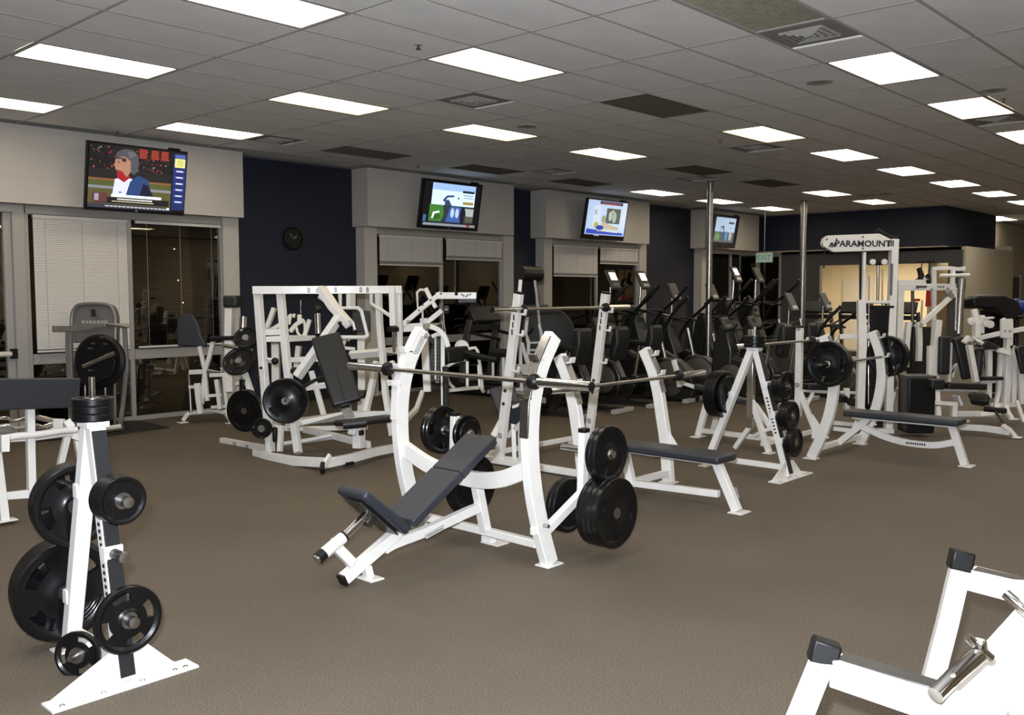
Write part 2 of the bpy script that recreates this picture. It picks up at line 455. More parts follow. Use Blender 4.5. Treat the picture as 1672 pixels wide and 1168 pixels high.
# --- troffers
LIT = {(-2, 4): 'bright ceiling light over the far left, above the wide window', (0, 0): 'warm ceiling light next to the sprinkler head, near the middle',
       (0, 4): 'yellowish ceiling light with a green lower edge, left of the middle', (0, 8): 'narrow warm ceiling light right above the first television',
       (-2, 8): 'ceiling light cut by the left edge of the photo, above the blinds', (-2, 0): 'largest ceiling light, cut by the top edge of the photo',
       (2, 4): 'yellow edged ceiling light next to the round ceiling speaker, over the second television', (4, 4): 'small yellow rimmed ceiling light between second and third televisions',
       (4, 0): 'yellow tinted ceiling light with a dim corner, just above a square air diffuser', (2, -4): 'largest ceiling light on the right, below the brown return grille',
       (4, -4): 'ceiling light touching a dirty square diffuser at the right', (6, -4): 'ceiling light cut by the right edge of the photo',
       (6, 0): 'bright ceiling light one row beyond the yellow tinted one, towards the right', (8, 0): 'ceiling light second in the row running to the far right corner',
       (10, 0): 'ceiling light third in the row running to the far right corner', (12, 0): 'ceiling light fourth in the row running to the far right corner',
       (14, 0): 'ceiling light last in the row, cut by the right edge', (8, 8): 'thin ceiling light between the third television and the steel pole',
       (10, 8): 'thin ceiling light crossed by the nearer steel pole', (12, 8): 'thin ceiling light between the two steel poles',
       (10, 4): 'ceiling light just right of the farther steel pole', (12, 4): 'ceiling light above the navy bulkhead, near its middle',
       (18, 3): 'faintest far ceiling light beside the corner of the navy bulkhead'}
for (i, j), k in LIGHTS.items():
    x, y = cell(i, j)
    t = Thing('ceiling_light', LIT.get((i, j), 'unseen ceiling light added outside the frame to light the room'), 'ceiling light', (x, y, CZ), 'fluorescent ceiling lights')
    t.p('diffuser', MB().box((x, y, CZ+.012), (TX-.06, TY-.06, .012)), LAMP[k], smooth=0)
    f = MB()
    for sy in (-1, 1): f.box((x, y+sy*(TY/2-.022), CZ+.002), (TX-.02, .022, .014))
    for sx in (-1, 1): f.box((x+sx*(TX/2-.022), y, CZ+.002), (.022, TY-.064, .014))
    t.p('frame', f, TEE, smooth=0)
GL = {(2, 0): 'plain brown return air panel in the middle of the ceiling', (2, 8): 'dark return air panel above the first navy wall', (4, 8): 'faint dark return panel above the second television',
      (6, 8): 'dark panel in the ceiling right above the third television', (6, 4): 'brown return panel left of the nearer steel pole top', (8, 4): 'brown return panel between the two pole tops',
      (0, -4): 'large ribbed brown return air grille at the top edge'}
for (i, j) in GRILLES:
    x, y = cell(i, j)
    t = Thing('return_grille', GL[(i, j)], 'return grille', (x, y, CZ), 'brown return air grilles')
    near = (i, j) == (0, -4)
    t.p('backing', MB().box((x, y, CZ+.018), (TX-.03, TY-.03, .008)), GRILLE, smooth=0)
    f = MB()
    for sy in (-1, 1): f.box((x, y+sy*(TY/2-.02), CZ), (TX-.02, .02, .012))
    for sx in (-1, 1): f.box((x+sx*(TX/2-.02), y, CZ), (.02, TY-.06, .012))
    t.p('frame', f, GRILLE if (i, j) != (0, -4) else VENT, smooth=0)
    b = MB()
    k = 22 if near else 16
    for q in range(k):
        b.box((x, y-TY/2+.04+(TY-.08)*q/(k-1), CZ+.006), (TX-.07, .012 if near else .008, .010 if near else .014), Matrix.Rotation(.3 if near else .6, 3, 'X'))
    t.p('louvre_blades', b, RIB if near else GRILLE, smooth=0).__setitem__('kind', 'stuff')
DL = {(1, -4): 'square supply diffuser with bent vanes next to the ribbed grille', (1, 2): 'square supply diffuser below the sprinkler head, in the middle of the ceiling', (1, 8): 'square diffuser touching the narrow warm light above the first television',
      (5, 1): 'square diffuser below the yellow tinted light', (5, -4): 'dirty square diffuser beside the light at the right', (5, 7): 'dim square diffuser between second and third televisions', (11, 3): 'far square diffuser near the bulkhead', (7, 5): 'far square diffuser near the nearer pole'}
for (i, j) in DIFF:
    x, y = GX+TX*(i+.25), GY+TY*(j+.5)
    t = Thing('air_diffuser', DL[(i, j)], 'air diffuser', (x, y, CZ), 'square air diffusers')
    t.p('face_plate', MB().box((x, y, CZ+.008), (TY-.024, TY-.024, .008)), DIFP, smooth=0)
    for q, s_ in enumerate((.17, .125, .08, .035)):
        f = MB()
        for a in (-1, 1):
            f.box((x, y+a*s_, CZ-.004-.004*q), (2*s_, .022, .004), Matrix.Rotation(a*.6, 3, 'X'))
            f.box((x+a*s_, y, CZ-.004-.004*q), (.022, 2*s_, .004), Matrix.Rotation(-a*.6, 3, 'Y'))
        t.p('vane', f, VENT, smooth=0)
for k, (px, py, lb) in enumerate(((683, 72, 'dark sprinkler head beside the warm light in the middle of the ceiling'), (192, 214, 'sprinkler head above the first television'), (1176, 228, 'sprinkler head beside the yellow tinted ceiling light'), (683, 270, 'sprinkler head above the second television'), (1638, 160, 'sprinkler head hanging below the round speaker at the right edge'))):
    c = W(px, py, Z=CZ)
    t = Thing('sprinkler_head', lb, 'sprinkler', c, 'ceiling sprinklers')
    t.p('escutcheon', MB().lathe(c, -Z, [(.036, 0), (.034, .006), (.012, .010)], 16), VENT)
    t.p('deflector', MB().lathe(c, -Z, [(.010, .006), (.010, .035), (.020, .037), (.020, .040)], 12), DSTEEL)
for px, py, lb in ((1338, 134, 'round ceiling speaker left of the large right hand light'), (860, 206, 'round ceiling speaker touching the yellow edged light'), (1622, 147, 'round ceiling speaker near the right edge of the photo')):
    c = W(px, py, Z=CZ)
    t = Thing('ceiling_speaker', lb, 'ceiling speaker', c, 'round ceiling speakers')
    t.p('rim', MB().lathe(c+Z*.004, -Z, [(.11, 0), (.125, .006), (.122, .012), (.105, .010)], 32), VENT)
    t.p('mesh_cover', MB().lathe(c+Z*.004, -Z, [(.105, .008), (.06, .010), (0, .011)], 32), DIFP)

# --- window wall: fascias, navy wall, reveals, windows
BAY = [(-4.0, 7.20), (9.42, 12.86), (13.78, 17.29), (19.63, 22.3)]
struct('wall_back', bx(-7, 39, -8.2, -8, 0, CZ), TAN)
struct('wall_left', bx(-7.2, -7, -8, 12.5, 0, CZ), WALLP)
for k, (x0, x1) in enumerate([(7.20, 9.50), (13.05, 13.93), (17.44, 19.8)]):
    struct('wall_window_side', bx(x0, x1, WY, WY+.2, 0, CZ), NAVY)
    struct('baseboard_window_side', bx(x0, x1, WY-.012, WY, 0, .10), SATIN)
for k, (x0, x1) in enumerate(BAY):
    struct('wall_fascia', bx(x0, x1, 11.8, WY+.2, 2.76, CZ), WALLP)
# window_n: list of (x0,x1) openings with their fittings; plane Y=12.05
def frame_bar(o, x0, x1, z0, z1, y=12.06, d=.06, name='window_frame'):
    return part(name, bx(x0, x1, y-d/2, y+d/2, z0, z1), ALU, o, .003, 1, 0)
def window(idx, x0, x1, mull, rail=True, jamb=(0, 0)):
    o = bpy.data.objects.new('window_%d' % idx, None); C.objects.link(o); o.location = ((x0+x1)/2, 12.06, 0); o['kind'] = 'structure'
    frame_bar(o, x0, x1, 2.66, 2.76); frame_bar(o, x0, x1, 0, .06)
    xs = [x0]+mull+[x1]
    for x in xs: frame_bar(o, x-.03, x+.03, .06, 2.66)
    for a, b in zip(xs[:-1], xs[1:]):
        frame_bar(o, a+.03, b-.03, .82, .95, d=.09, name='window_rail')
        part('window_pane', bx(a+.03, b-.03, 12.06, 12.066, .95, 2.66), GLASS, o, 0, 1, 0)
        part('window_pane', bx(a+.03, b-.03, 12.06, 12.066, .06, .82), GLASS, o, 0, 1, 0)
    for (a, b) in jamb: struct('trim_%d' % idx, bx(a, b, 11.98, WY+.2, 0, 2.76), WALLP)
    return o
w1 = window(1, 4.36, 6.97, [5.64], jamb=[(6.97, 7.22)])
w2 = window(2, 9.75, 12.77, [11.24], jamb=[(9.49, 9.75), (12.77, 13.05)])
w3 = window(3, 14.18, 17.17, [15.7], jamb=[(13.93, 14.18), (17.17, 17.45)])
w4 = window(4, 20.08, 22.72, [21.3], jamb=[(19.8, 20.08)])
# far left glass door
d = bpy.data.objects.new('door_1', None); C.objects.link(d); d.location = (3.4, 12.05, 0); d['kind'] = 'structure'
part('door_frame', bx(4.19, 4.33, 11.98, 12.14, 0, 2.76), ALU, d, .004, 1, 0)
part('door_frame', bx(2.0, 4.19, 11.98, 12.14, 2.66, 2.76), ALU, d, .004, 1, 0)
part('door_stile', bx(4.10, 4.19, 12.03, 12.09, 0, 2.66), ALU, d, .004, 1, 0)
part('door_pane', bx(2.2, 4.10, 12.055, 12.062, .1, 2.6), GLASS, d, 0, 1, 0)
part('door_stile', bx(2.1, 2.2, 12.03, 12.09, 0, 2.66), ALU, d, .004, 1, 0)
part('door_stile', bx(2.2, 4.1, 12.03, 12.09, 0, .1), ALU, d, .004, 1, 0)
part('push_bar', MB().tube([(2.3, 11.96, .97), (4.12, 11.96, .97)], .032, 12), BLIND, d)
part('bar_end', MB().box((4.15, 11.97, .97), (.07, .08, .12)), BLACK, d, .006)
part('push_bar_arm', MB().box((4.12, 12.0, .97), (.03, .1, .06)), BLACK, d, .006)
struct('wall_window_side', bx(-7, 2.0, WY-.1, WY+.2, 0, CZ), WALLP)
# blinds
def blind(x0, x1, ztop, zbot, label, open_=False, bunch=0):
    t = Thing('window_blind', label, 'blind', ((x0+x1)/2, 11.97, ztop), 'horizontal slat blinds')
    yy = 11.985
    t.p('head_rail', MB().box(((x0+x1)/2, yy, ztop), (x1-x0, .045, .04)), BLIND, .003, smooth=0)
    s_ = MB(); pitch = .024 if not open_ else .030; z = ztop-.03
    ang = 1.15 if not open_ else .08
    while z > zbot+.02:
        s_.box(((x0+x1)/2, yy, z), (x1-x0-.01, .025, .0012), Matrix.Rotation(ang+random.uniform(-.03, .03), 3, 'X')); z -= pitch
    so = t.p('slats', s_, BLIND if not open_ else SATIN, smooth=0); so['kind'] = 'stuff'
    if bunch: t.p('gathered_slats', MB().box(((x0+x1)/2, yy, zbot+.035), (x1-x0-.02, .03, .05)), GREY, .003)
    t.p('bottom_rail', MB().box(((x0+x1)/2, yy, zbot), (x1-x0-.01, .03, .025)), BLIND, .003, smooth=0)
    k = 3
    for q in range(k):
        x = x0+(x1-x0)*(.12+.38*q)
        t.tube('ladder_cord', [(x, yy-.016, ztop), (x, yy-.016, zbot)], .0022, VENT, n=4)
    return t
blind(4.42, 5.59, 2.63, .98, 'closed pale blind behind the grey tower machine, first window')
blind(5.70, 6.93, 2.63, .98, 'dark open blind beneath the first television', True)
blind(9.80, 11.19, 2.63, 2.16, 'pale blind drawn a third down, left half below the second television', bunch=1)
blind(11.30, 12.72, 2.63, 2.29, 'short pale blind, right half below the second television', bunch=1)
blind(14.23, 15.66, 2.63, 2.03, 'pale blind in the left half of the window below the third television', bunch=1)
blind(15.75, 17.12, 2.63, 2.31, 'short pale blind in the right half of the window below the third television', bunch=1)
# outside in the dark
struct('ground_outside', MB().box((14, 27, -.12), (70, 29, .1)), SOIL)
cityl = MB()
for k in range(26):
    x = random.uniform(0, 44); y = random.uniform(26, 40)
    cityl.ball(V((x, y, random.uniform(.6, 3.4))), random.uniform(.025, .06), 6)
o = single('street_lights', cityl, emis((1.0, .72, .38), 14), 'scattered small street lights seen through the dark windows', 'lights', kind='stuff')

# --- far end
EX = 22.9
struct('wall_bulkhead', bx(22.7, 26.6, 7.3, 12.4, 2.76, CZ), NAVY)
struct('trim_bulkhead', bx(22.69, 26.6, 7.29, 12.0, 2.745, 2.765), TAN)
struct('wall_end', bx(EX, EX+.15, 7.0, 11.45, 2.38, 2.76), SLATE)
struct('wall_end', bx(EX, EX+.15, 10.75, 11.45, 0, 2.38), SLATE)
struct('wall_end', bx(EX, EX+.15, 7.0, 7.28, 0, 2.38), SLATE)
struct('wall_end', bx(EX, EX+.15, 10.40, 10.75, 0, 2.38), SLATE)
struct('wall_annex', bx(23.3, 23.4, 11.45, 12.3, 0, 2.76), SLATE)  # dark backing added behind the end pane to keep its glass dark
w6 = bpy.data.objects.new('window_6', None); C.objects.link(w6); w6.location = (22.9, 11.8, 0); w6['kind'] = 'structure'
part('window_pane', bx(22.90, 22.91, 11.5, 12.1, .1, 2.66), GLASS, w6, 0, 1, 0)
for y_ in (11.48, 12.12): part('window_frame', bx(22.86, 22.94, y_-.03, y_+.03, 0, 2.76), ALU, w6, .004, 1, 0)
part('window_frame', bx(22.86, 22.94, 11.5, 12.1, 2.66, 2.76), ALU, w6, .004, 1, 0)
# lit room behind the opening
struct('wall_annex', bx(27.0, 27.15, 7.0, 12.4, 0, 2.9), TAN)
struct('wall_annex', bx(23.05, 27.0, 12.3, 12.4, 0, 2.9), TAN)
struct('wall_annex', bx(23.05, 27.0, 6.95, 7.05, 0, 2.76), TAN)
struct('ceiling_annex', bx(22.9, 27.15, 7.0, 12.4, 2.68, 2.74), WALLP)
struct('door_2', bx(26.93, 27.0, 10.6, 11.5, 0, 2.1), WALLP)
al = bpy.data.lights.new('annex_lamp', 'AREA'); al.energy = 210; al.color = (1.0, .86, .62); al.size = 1.2; al.shape = 'RECTANGLE'; al.size_y = 3
ao = bpy.data.objects.new('annex_lamp', al); C.objects.link(ao); ao.location = (24.8, 9.3, 2.66)
# right hand wall running on beyond the bulkhead
struct('wall_right', bx(24.0, 39, 7.9, 8.1, 0, CZ), TAN)
struct('wall_far', bx(39, 39.2, -8, 8, 0, CZ), TAN)
w5 = bpy.data.objects.new('window_5', None); C.objects.link(w5); w5.location = (28.5, 7.88, 0); w5['kind'] = 'structure'
part('window_pane', bx(27.6, 28.2, 7.87, 7.89, .9, 2.15), SATIN, w5, 0, 1, 0)
for a, b in ((28.45, 29.3), (29.4, 30.3), (30.4, 31.3)): part('window_pane', bx(a, b, 7.87, 7.89, .9, 2.15), CARDIO2, w5, 0, 1, 0)
for a in (28.3, 29.35, 30.35, 31.4): part('window_frame', bx(a-.05, a+.05, 7.84, 7.9, .85, 2.2), ALU, w5, .004, 1, 0)
# two steel poles
for (px, py, lb) in ((1160, 296, 'nearer polished steel pole running from floor to ceiling'), (1313, 328, 'farther steel pole in front of the navy bulkhead')):
    c = W(px, py, Z=CZ)
    t = Thing('steel_pole', lb, 'pole', (c.x, c.y, 0), 'steel poles', n=X)
    t.tube('shaft', [(c.x, c.y, .012), (c.x, c.y, CZ-.001)], .055 if px < 1200 else .07, STEEL, n=20)
    t.p('base_flange', MB().lathe((c.x, c.y, 0), Z, [(.11, 0), (.11, .012), (.06, .02)], 20), STEEL)
    t.p('ceiling_collar', MB().lathe((c.x, c.y, CZ-.02), Z, [(.09, 0), (.10, .018)], 20), STEEL)
# exit sign
t = Thing('exit_sign', 'pale green exit sign hanging beside the fourth window', 'exit sign', (20.6, 10.95, 2.5))
c = W(1248, 421, D=21.5)
t.o.location = c
t.box('housing', c, (.06, .40, .22), mat('exit_housing', (.42, .52, .46), .4, emit=.12))
t.tube('hanger', [c+Z*.11, (c.x, c.y, CZ)], .008, STEEL, n=6)
text('exit_lettering', 'EXIT', .17, c-X*.032, (0, -1, 0), (0, 0, 1), mat('exit_print', (.05, .25, .12), .4, emit=.3), t.o)
# wall clock
cc = V((8.27, WY-.03, 2.525))
t = Thing('wall_clock', 'round black wall clock on the navy wall', 'clock', cc)
t.p('case', MB().lathe(cc+Y*.028, -Y, [(.17, 0), (.178, .02), (.17, .045), (.15, .05), (.148, .035)], 40), BLACK)
t.p('dial', MB().lathe(cc+Y*.0, -Y, [(.15, 0), (.15, .004), (0, .004)], 40), SATIN)
for h in range(12):
    a = PI/2-h*PI/6; q = cc - Y*.006 + X*math.cos(a)*.118 + Z*math.sin(a)*.118
    text('numeral', str(h or 12), .036, q, X, Z, VENT, t.o)
for nm, a, L, r in (('hour_hand', .6, .07, .006), ('minute_hand', 2.3, .10, .004)):
    t.p(nm, MB().bar([cc-Y*.010, cc-Y*.010+X*math.cos(a)*L+Z*math.sin(a)*L], .002, r*1.6), VENT)

# --- televisions
def quad(mb_, O, ux, uz, nn, x0, x1, z0, z1, k, mi):
    p = [O+ux*a+uz*b+nn*(.0006*k) for a, b in ((x0, z0), (x1, z0), (x1, z1), (x0, z1))]
    mb_.add(p, [(0, 1, 2, 3)], mi)
def blob(mb_, O, ux, uz, nn, cx, cz, rx, rz, k, mi, n=18, rot=0):
    P = []
    for j in range(n):
        a = 2*PI*j/n; x, z = rx*math.cos(a), rz*math.sin(a)
        P.append(O+ux*(cx+x*math.cos(rot)-z*math.sin(rot))+uz*(cz+x*math.sin(rot)+z*math.cos(rot))+nn*(.0006*k))
    mb_.add(P, [tuple(range(n))], mi)
def poly(mb_, O, ux, uz, nn, pts, k, mi): mb_.add([O+ux*a+uz*b+nn*(.0006*k) for a, b in pts], [tuple(range(len(pts)))], mi)
def tv(x0, x1, label, draw, ztop=3.54, zbot=2.72, yb=11.62, tilt=.175):
    cx = (x0+x1)/2; Wd = (x1-x0); H = (ztop-zbot)/math.cos(tilt)
    ux = X; uz = V((0, -math.sin(tilt), math.cos(tilt))); nn = V((0, -math.cos(tilt), -math.sin(tilt)))
    O = V((cx, yb, zbot))
    t = Thing('television', label, 'television', O+uz*H/2, 'wall mounted televisions')
    R = Matrix((ux, -nn, uz)).transposed()
    t.p('case', MB().box(O+uz*H/2-nn*.03, (Wd, .05, H), R), BLACK, .006)
    t.p('wall_mount', MB().box(O+uz*H*.5-nn*.11, (.35, .12, .35), R).box((cx, 11.76, zbot+.42), (.4, .08, .4)), SATIN)
    t.p('sensor_box', MB().box(O+ux*Wd*.36+uz*(H+.012)-nn*.02, (.14, .06, .03), R), BLACK, .004)
    pic = MB(); cols = []
    def c(rgb, s=1.0):
        q = emis(rgb, s)
        if q not in cols: cols.append(q)
        return cols.index(q)
    S0 = O+nn*.0 - ux*Wd/2
    a = lambda *z: None
    draw(dict(q=lambda x0, x1, z0, z1, k, mi: quad(pic, S0, ux*Wd, uz*H, nn, x0, x1, z0, z1, k+1, mi),
              b=lambda cx, cz, rx, rz, k, mi, rot=0: blob(pic, S0, ux*Wd, uz*H, nn, cx, cz, rx, rz, k+1, mi, 18, rot),
              p=lambda pts, k, mi: poly(pic, S0, ux*Wd, uz*H, nn, pts, k+1, mi), c=c))
    S0 = None
    me = bpy.data.meshes.new('screen_picture'); off = t.o.location
    me.from_pydata([v_-off-nn*(-.0012) for v_ in pic.v], [], pic.f)
    for m_ in cols: me.materials.append(m_)
    me.polygons.foreach_set('material_index', pic.mi)
    o = bpy.data.objects.new('screen_picture', me); C.objects.link(o); o.parent = t.o
    t.p('brand_mark', MB().box(O+uz*.018+nn*-.003, (.03, .006, .010), R), VENT)
    return t
def pic_ball(d):
    q, b, p = d['q'], d['b'], d['p']; r = random.Random(3)
    c = lambda rgb, s=1.0: d['c'](tuple(round(v*(.62 if max(rgb) < .6 else .85), 4) for v in rgb), s)
    q(.02, .985, .045, .97, 0, c((.012, .010, .014)))
    for k in range(110):      # crowd in the stands
        x = r.uniform(.03, .8); z = r.uniform(.62, .95)
        cc = r.choice([(.35, .03, .02), (.30, .28, .30), (.05, .05, .08), (.45, .10, .06), (.12, .08, .07)])
        b(x, z, r.uniform(.004, .011), r.uniform(.006, .016), 1, c(cc, .8))
    for x in (.50, .62, .72): q(x, x+.075, .82, .96, 2, c((.38, .05, .03), .8))
    q(.02, .84, .40, .62, 2, c((.02, .02, .022)))
    q(.02, .84, .36, .47, 3, c((.10, .12, .035))); q(.02, .84, .45, .48, 4, c((.28, .12, .05))); q(.02, .84, .33, .37, 4, c((.30, .30, .38), .9)); q(.02, .84, .1, .34, 3, c((.12, .11, .04)))
    # batter: torso, shoulder, neck, beard, face, helmet
    p([(.25, .24), (.27, .48), (.36, .52), (.44, .50), (.44, .24)], 6, c((.62, .66, .85), 1.0))
    p([(.38, .24), (.42, .46), (.50, .56), (.60, .50), (.62, .40), (.60, .24)], 7, c((.03, .07, .22)))
    p([(.52, .26), (.55, .44), (.60, .42), (.66, .26)], 8, c((.012, .015, .04)))
    p([(.29, .50), (.28, .66), (.36, .68), (.42, .52), (.36, .44)], 8, c((.40, .02, .03)))
    p([(.27, .62), (.26, .70), (.27, .80), (.36, .84), (.42, .76), (.42, .60), (.38, .52), (.34, .60)], 9, c((.50, .26, .17)))
    p([(.26, .80), (.28, .88), (.35, .935), (.43, .93), (.485, .86), (.50, .74), (.49, .62), (.45, .56), (.42, .60), (.415, .76), (.36, .82), (.30, .82)], 10, c((.10, .10, .12)))
    b(.35, .77, .022, .028, 11, c((.03, .03, .035))); p([(.262, .775), (.268, .80), (.30, .81), (.34, .80), (.34, .785)], 11, c((.06, .06, .07))); p([(.258, .70), (.245, .675), (.27, .665)], 11, c((.45, .22, .15))); b(.30, .735, .012, .010, 11, c((.12, .06, .05))); p([(.40, .80), (.47, .86), (.45, .90), (.38, .90)], 11, c((.16, .16, .18))); b(.325, .29, .02, .012, 11, c((.05, .2, .6)))
    # score graphics
    q(.24, .74, .215, .255, 12, c((.75, .80, .95), 1.1)); q(.08, .82, .12, .21, 12, c((.015, .015, .02)))
    for k in range(22): q(.30+k*.016, .311+k*.016, .175, .197, 13, c((.85, .85, .85)))
    for k in range(26): q(.25+k*.016, .262+k*.016, .145, .158, 13, c((.7, .62, .40)))
    q(.02, .84, .045, .105, 12, c((.05, .05, .08)))
    for k in range(46): q(.18+k*.0135, .190+k*.0135, .065+.012*(k % 3 == 0), .085, 13, c((.6, .6, .62)))
    q(.06, .20, .13, .27, 13, c((.15, .05, .06))); q(.08, .12, .15, .25, 14, c((.4, .4, .5)))
    # right hand side bar
    q(.85, .985, .08, .95, 12, c((.02, .035, .16)))
    q(.868, .97, .885, .935, 13, c((.10, .16, .55))); q(.865, .972, .74, .875, 13, c((.80, .78, .25)))
    for k in range(5): q(.885, .955, .765+k*.02, .775+k*.02, 14, c((.35, .33, .12)))
    for k in range(6):
        z = .68-k*.095; q(.865, .972, z-.02, z+.02, 13, c((.04, .07, .32))); q(.885, .955, z-.008, z+.010, 14, c((.7, .72, .8)))
    q(.80, .83, .07, .10, 14, c((.9, .9, .95)))
def pic_park(d):
    q, b, p, c = d['q'], d['b'], d['p'], d['c']
    q(.03, .97, .04, .96, 0, c((.006, .006, .008)))
    q(.16, .88, .14, .94, 1, c((.62, .80, .98), 1.15)); q(.16, .88, .80, .94, 2, c((.35, .52, .85)))
    q(.16, .88, .14, .50, 2, c((.03, .04, .05)))
    p([(.14, .16), (.14, .50), (.36, .50), (.38, .30), (.34, .16)], 3, c((.06, .20, .04)))
    b(.24, .26, .09, .07, 4, c((.03, .12, .02))); p([(.18, .22), (.20, .34), (.30, .38), (.31, .34), (.23, .31), (.21, .21)], 5, c((.8, .9, .85)))
    p([(.34, .60), (.40, .70), (.52, .72), (.53, .68), (.42, .66), (.37, .56)], 4, c((.03, .08, .16)))
    p([(.38, .50), (.38, .60), (.44, .62), (.50, .50)], 4, c((.04, .06, .12)))
    p([(.42, .16), (.48, .48), (.66, .48), (.70, .16)], 4, c((.05, .12, .38))); b(.52, .35, .03, .10, 5, c((.5, .62, .85))); b(.60, .35, .03, .10, 5, c((.5, .62, .85)))
    b(.70, .30, .05, .18, 5, c((.01, .01, .02)))
    q(.72, .88, .18, .46, 4, c((.42, .46, .42))); q(.72, .88, .18, .30, 5, c((.10, .10, .07)))
    q(.66, .86, .78, .83, 5, c((.02, .03, .05))); q(.68, .85, .72, .745, 5, c((.25, .35, .5))); q(.68, .85, .67, .69, 5, c((.25, .35, .5))); q(.68, .86, .54, .60, 5, c((.35, .25, .06)))
    b(.60, .66, .015, .02, 5, c((.02, .03, .05)))
    q(.06, .93, .07, .12, 3, c((.25, .28, .33))); q(.78, .84, .07, .12, 4, c((.4, .05, .03))); q(.05, .10, .14, .28, 3, c((.05, .12, .25)))
def pic_studio(d):
    q, b, p, c = d['q'], d['b'], d['p'], d['c']
    q(.03, .97, .12, .97, 0, c((.42, .55, .75), .95)); q(.30, .85, .88, .96, 1, c((.05, .05, .08))); q(.36, .80, .89, .925, 2, c((.25, .06, .05)))
    q(.18, .34, .30, .85, 1, c((.55, .62, .75), .95)); q(.20, .26, .62, .74, 2, c((.30, .35, .42))); q(.86, .96, .3, .95, 1, c((.50, .58, .72), .95))
    q(.48, .82, .42, .80, 1, c((.08, .09, .08))); b(.58, .60, .04, .12, 2, c((.35, .42, .36))); b(.68, .58, .05, .14, 2, c((.28, .36, .33))); b(.63, .72, .03, .04, 3, c((.45, .35, .28)))
    b(.43, .52, .05, .10, 2, c((.25, .28, .16)))
    p([(.38, .28), (.40, .44), (.80, .34), (.82, .26)], 3, c((.42, .36, .26))); b(.27, .36, .06, .08, 3, c((.35, .35, .10))); b(.36, .30, .09, .06, 4, c((.02, .05, .35)))
    p([(.05, .14), (.06, .26), (.30, .24), (.60, .22), (.93, .20), (.94, .14)], 4, c((.03, .06, .42))); p([(.30, .245), (.80, .21), (.80, .195), (.30, .22)], 5, c((.6, .5, .2)))
    q(.25, .37, .09, .115, 2, c((.3, .3, .35)))
def pic_park2(d):
    q, b, p, c = d['q'], d['b'], d['p'], d['c']
    q(.03, .97, .04, .96, 0, c((.006, .006, .008))); q(.12, .86, .16, .92, 1, c((.40, .52, .70), .8)); q(.12, .86, .16, .48, 2, c((.08, .10, .10)))
    b(.24, .32, .09, .12, 3, c((.12, .22, .08))); p([(.30, .45), (.34, .64), (.42, .68), (.46, .60), (.44, .48), (.40, .62), (.35, .60)], 3, c((.05, .06, .05)))
    b(.46, .38, .04, .14, 3, c((.04, .08, .16))); b(.56, .36, .05, .16, 4, c((.10, .20, .40))); b(.72, .38, .05, .16, 3, c((.35, .37, .35))); q(.60, .80, .74, .80, 3, c((.04, .05, .07))); q(.62, .80, .6, .62, 3, c((.2, .25, .3)))
tv(4.90, 6.20, 'large wall television showing a baseball player in a helmet', pic_ball)
tv(10.33, 11.72, 'wall television with a bright picture of green grass and blue water', pic_park, 3.57, 2.77)
tv(14.68, 16.08, 'wall television with a pale studio picture above a blue band', pic_studio, 3.57, 2.77)
tv(19.5, 20.75, 'smallest wall television, half behind the nearer steel pole', pic_park2, 3.55, 2.78)

# ================================================================== EQUIPMENT
BIG, MED, SML, TIN = (.225, .040), (.180, .036), (.135, .030), (.105, .026)
def marks(t, pts, w_=.004, h=.014, n=(0, 1, 0), parent=None):
    """small dark print marks (unreadable maker's lettering) along a face"""
    mb = MB()
    for a, b in pts: mb.bar([a, b], w_, h, n)
    return t.p('printed_marks', mb, DECAL, parent=parent, smooth=0)
def logo(t, c, right, up, s_=.05, parent=None):
    """small round square emblem printed on a tube"""
    right = V(right).normalized(); up = V(up).normalized(); n = right.cross(up); c = S(c); mb = MB()
    P = [(-1, -.6), (-.6, -1), (.6, -1), (1, -.6), (1, .6), (.6, 1), (-.6, 1), (-1, .6)]
    o_ = [c+right*a*s_/2+up*b*s_/2+n*.001 for a, b in P]; i_ = [c+right*a*s_*.34+up*b*s_*.34+n*.001 for a, b in P]
    mb.add(o_+i_, [(k, (k+1) % 8, 8+(k+1) % 8, 8+k) for k in range(8)])
    mb.add([c+right*a*s_*.17+up*b*s_*.17+n*.001 for a, b in P], [tuple(range(8))])
    return t.p('emblem', mb, DECAL, parent=parent, smooth=0)

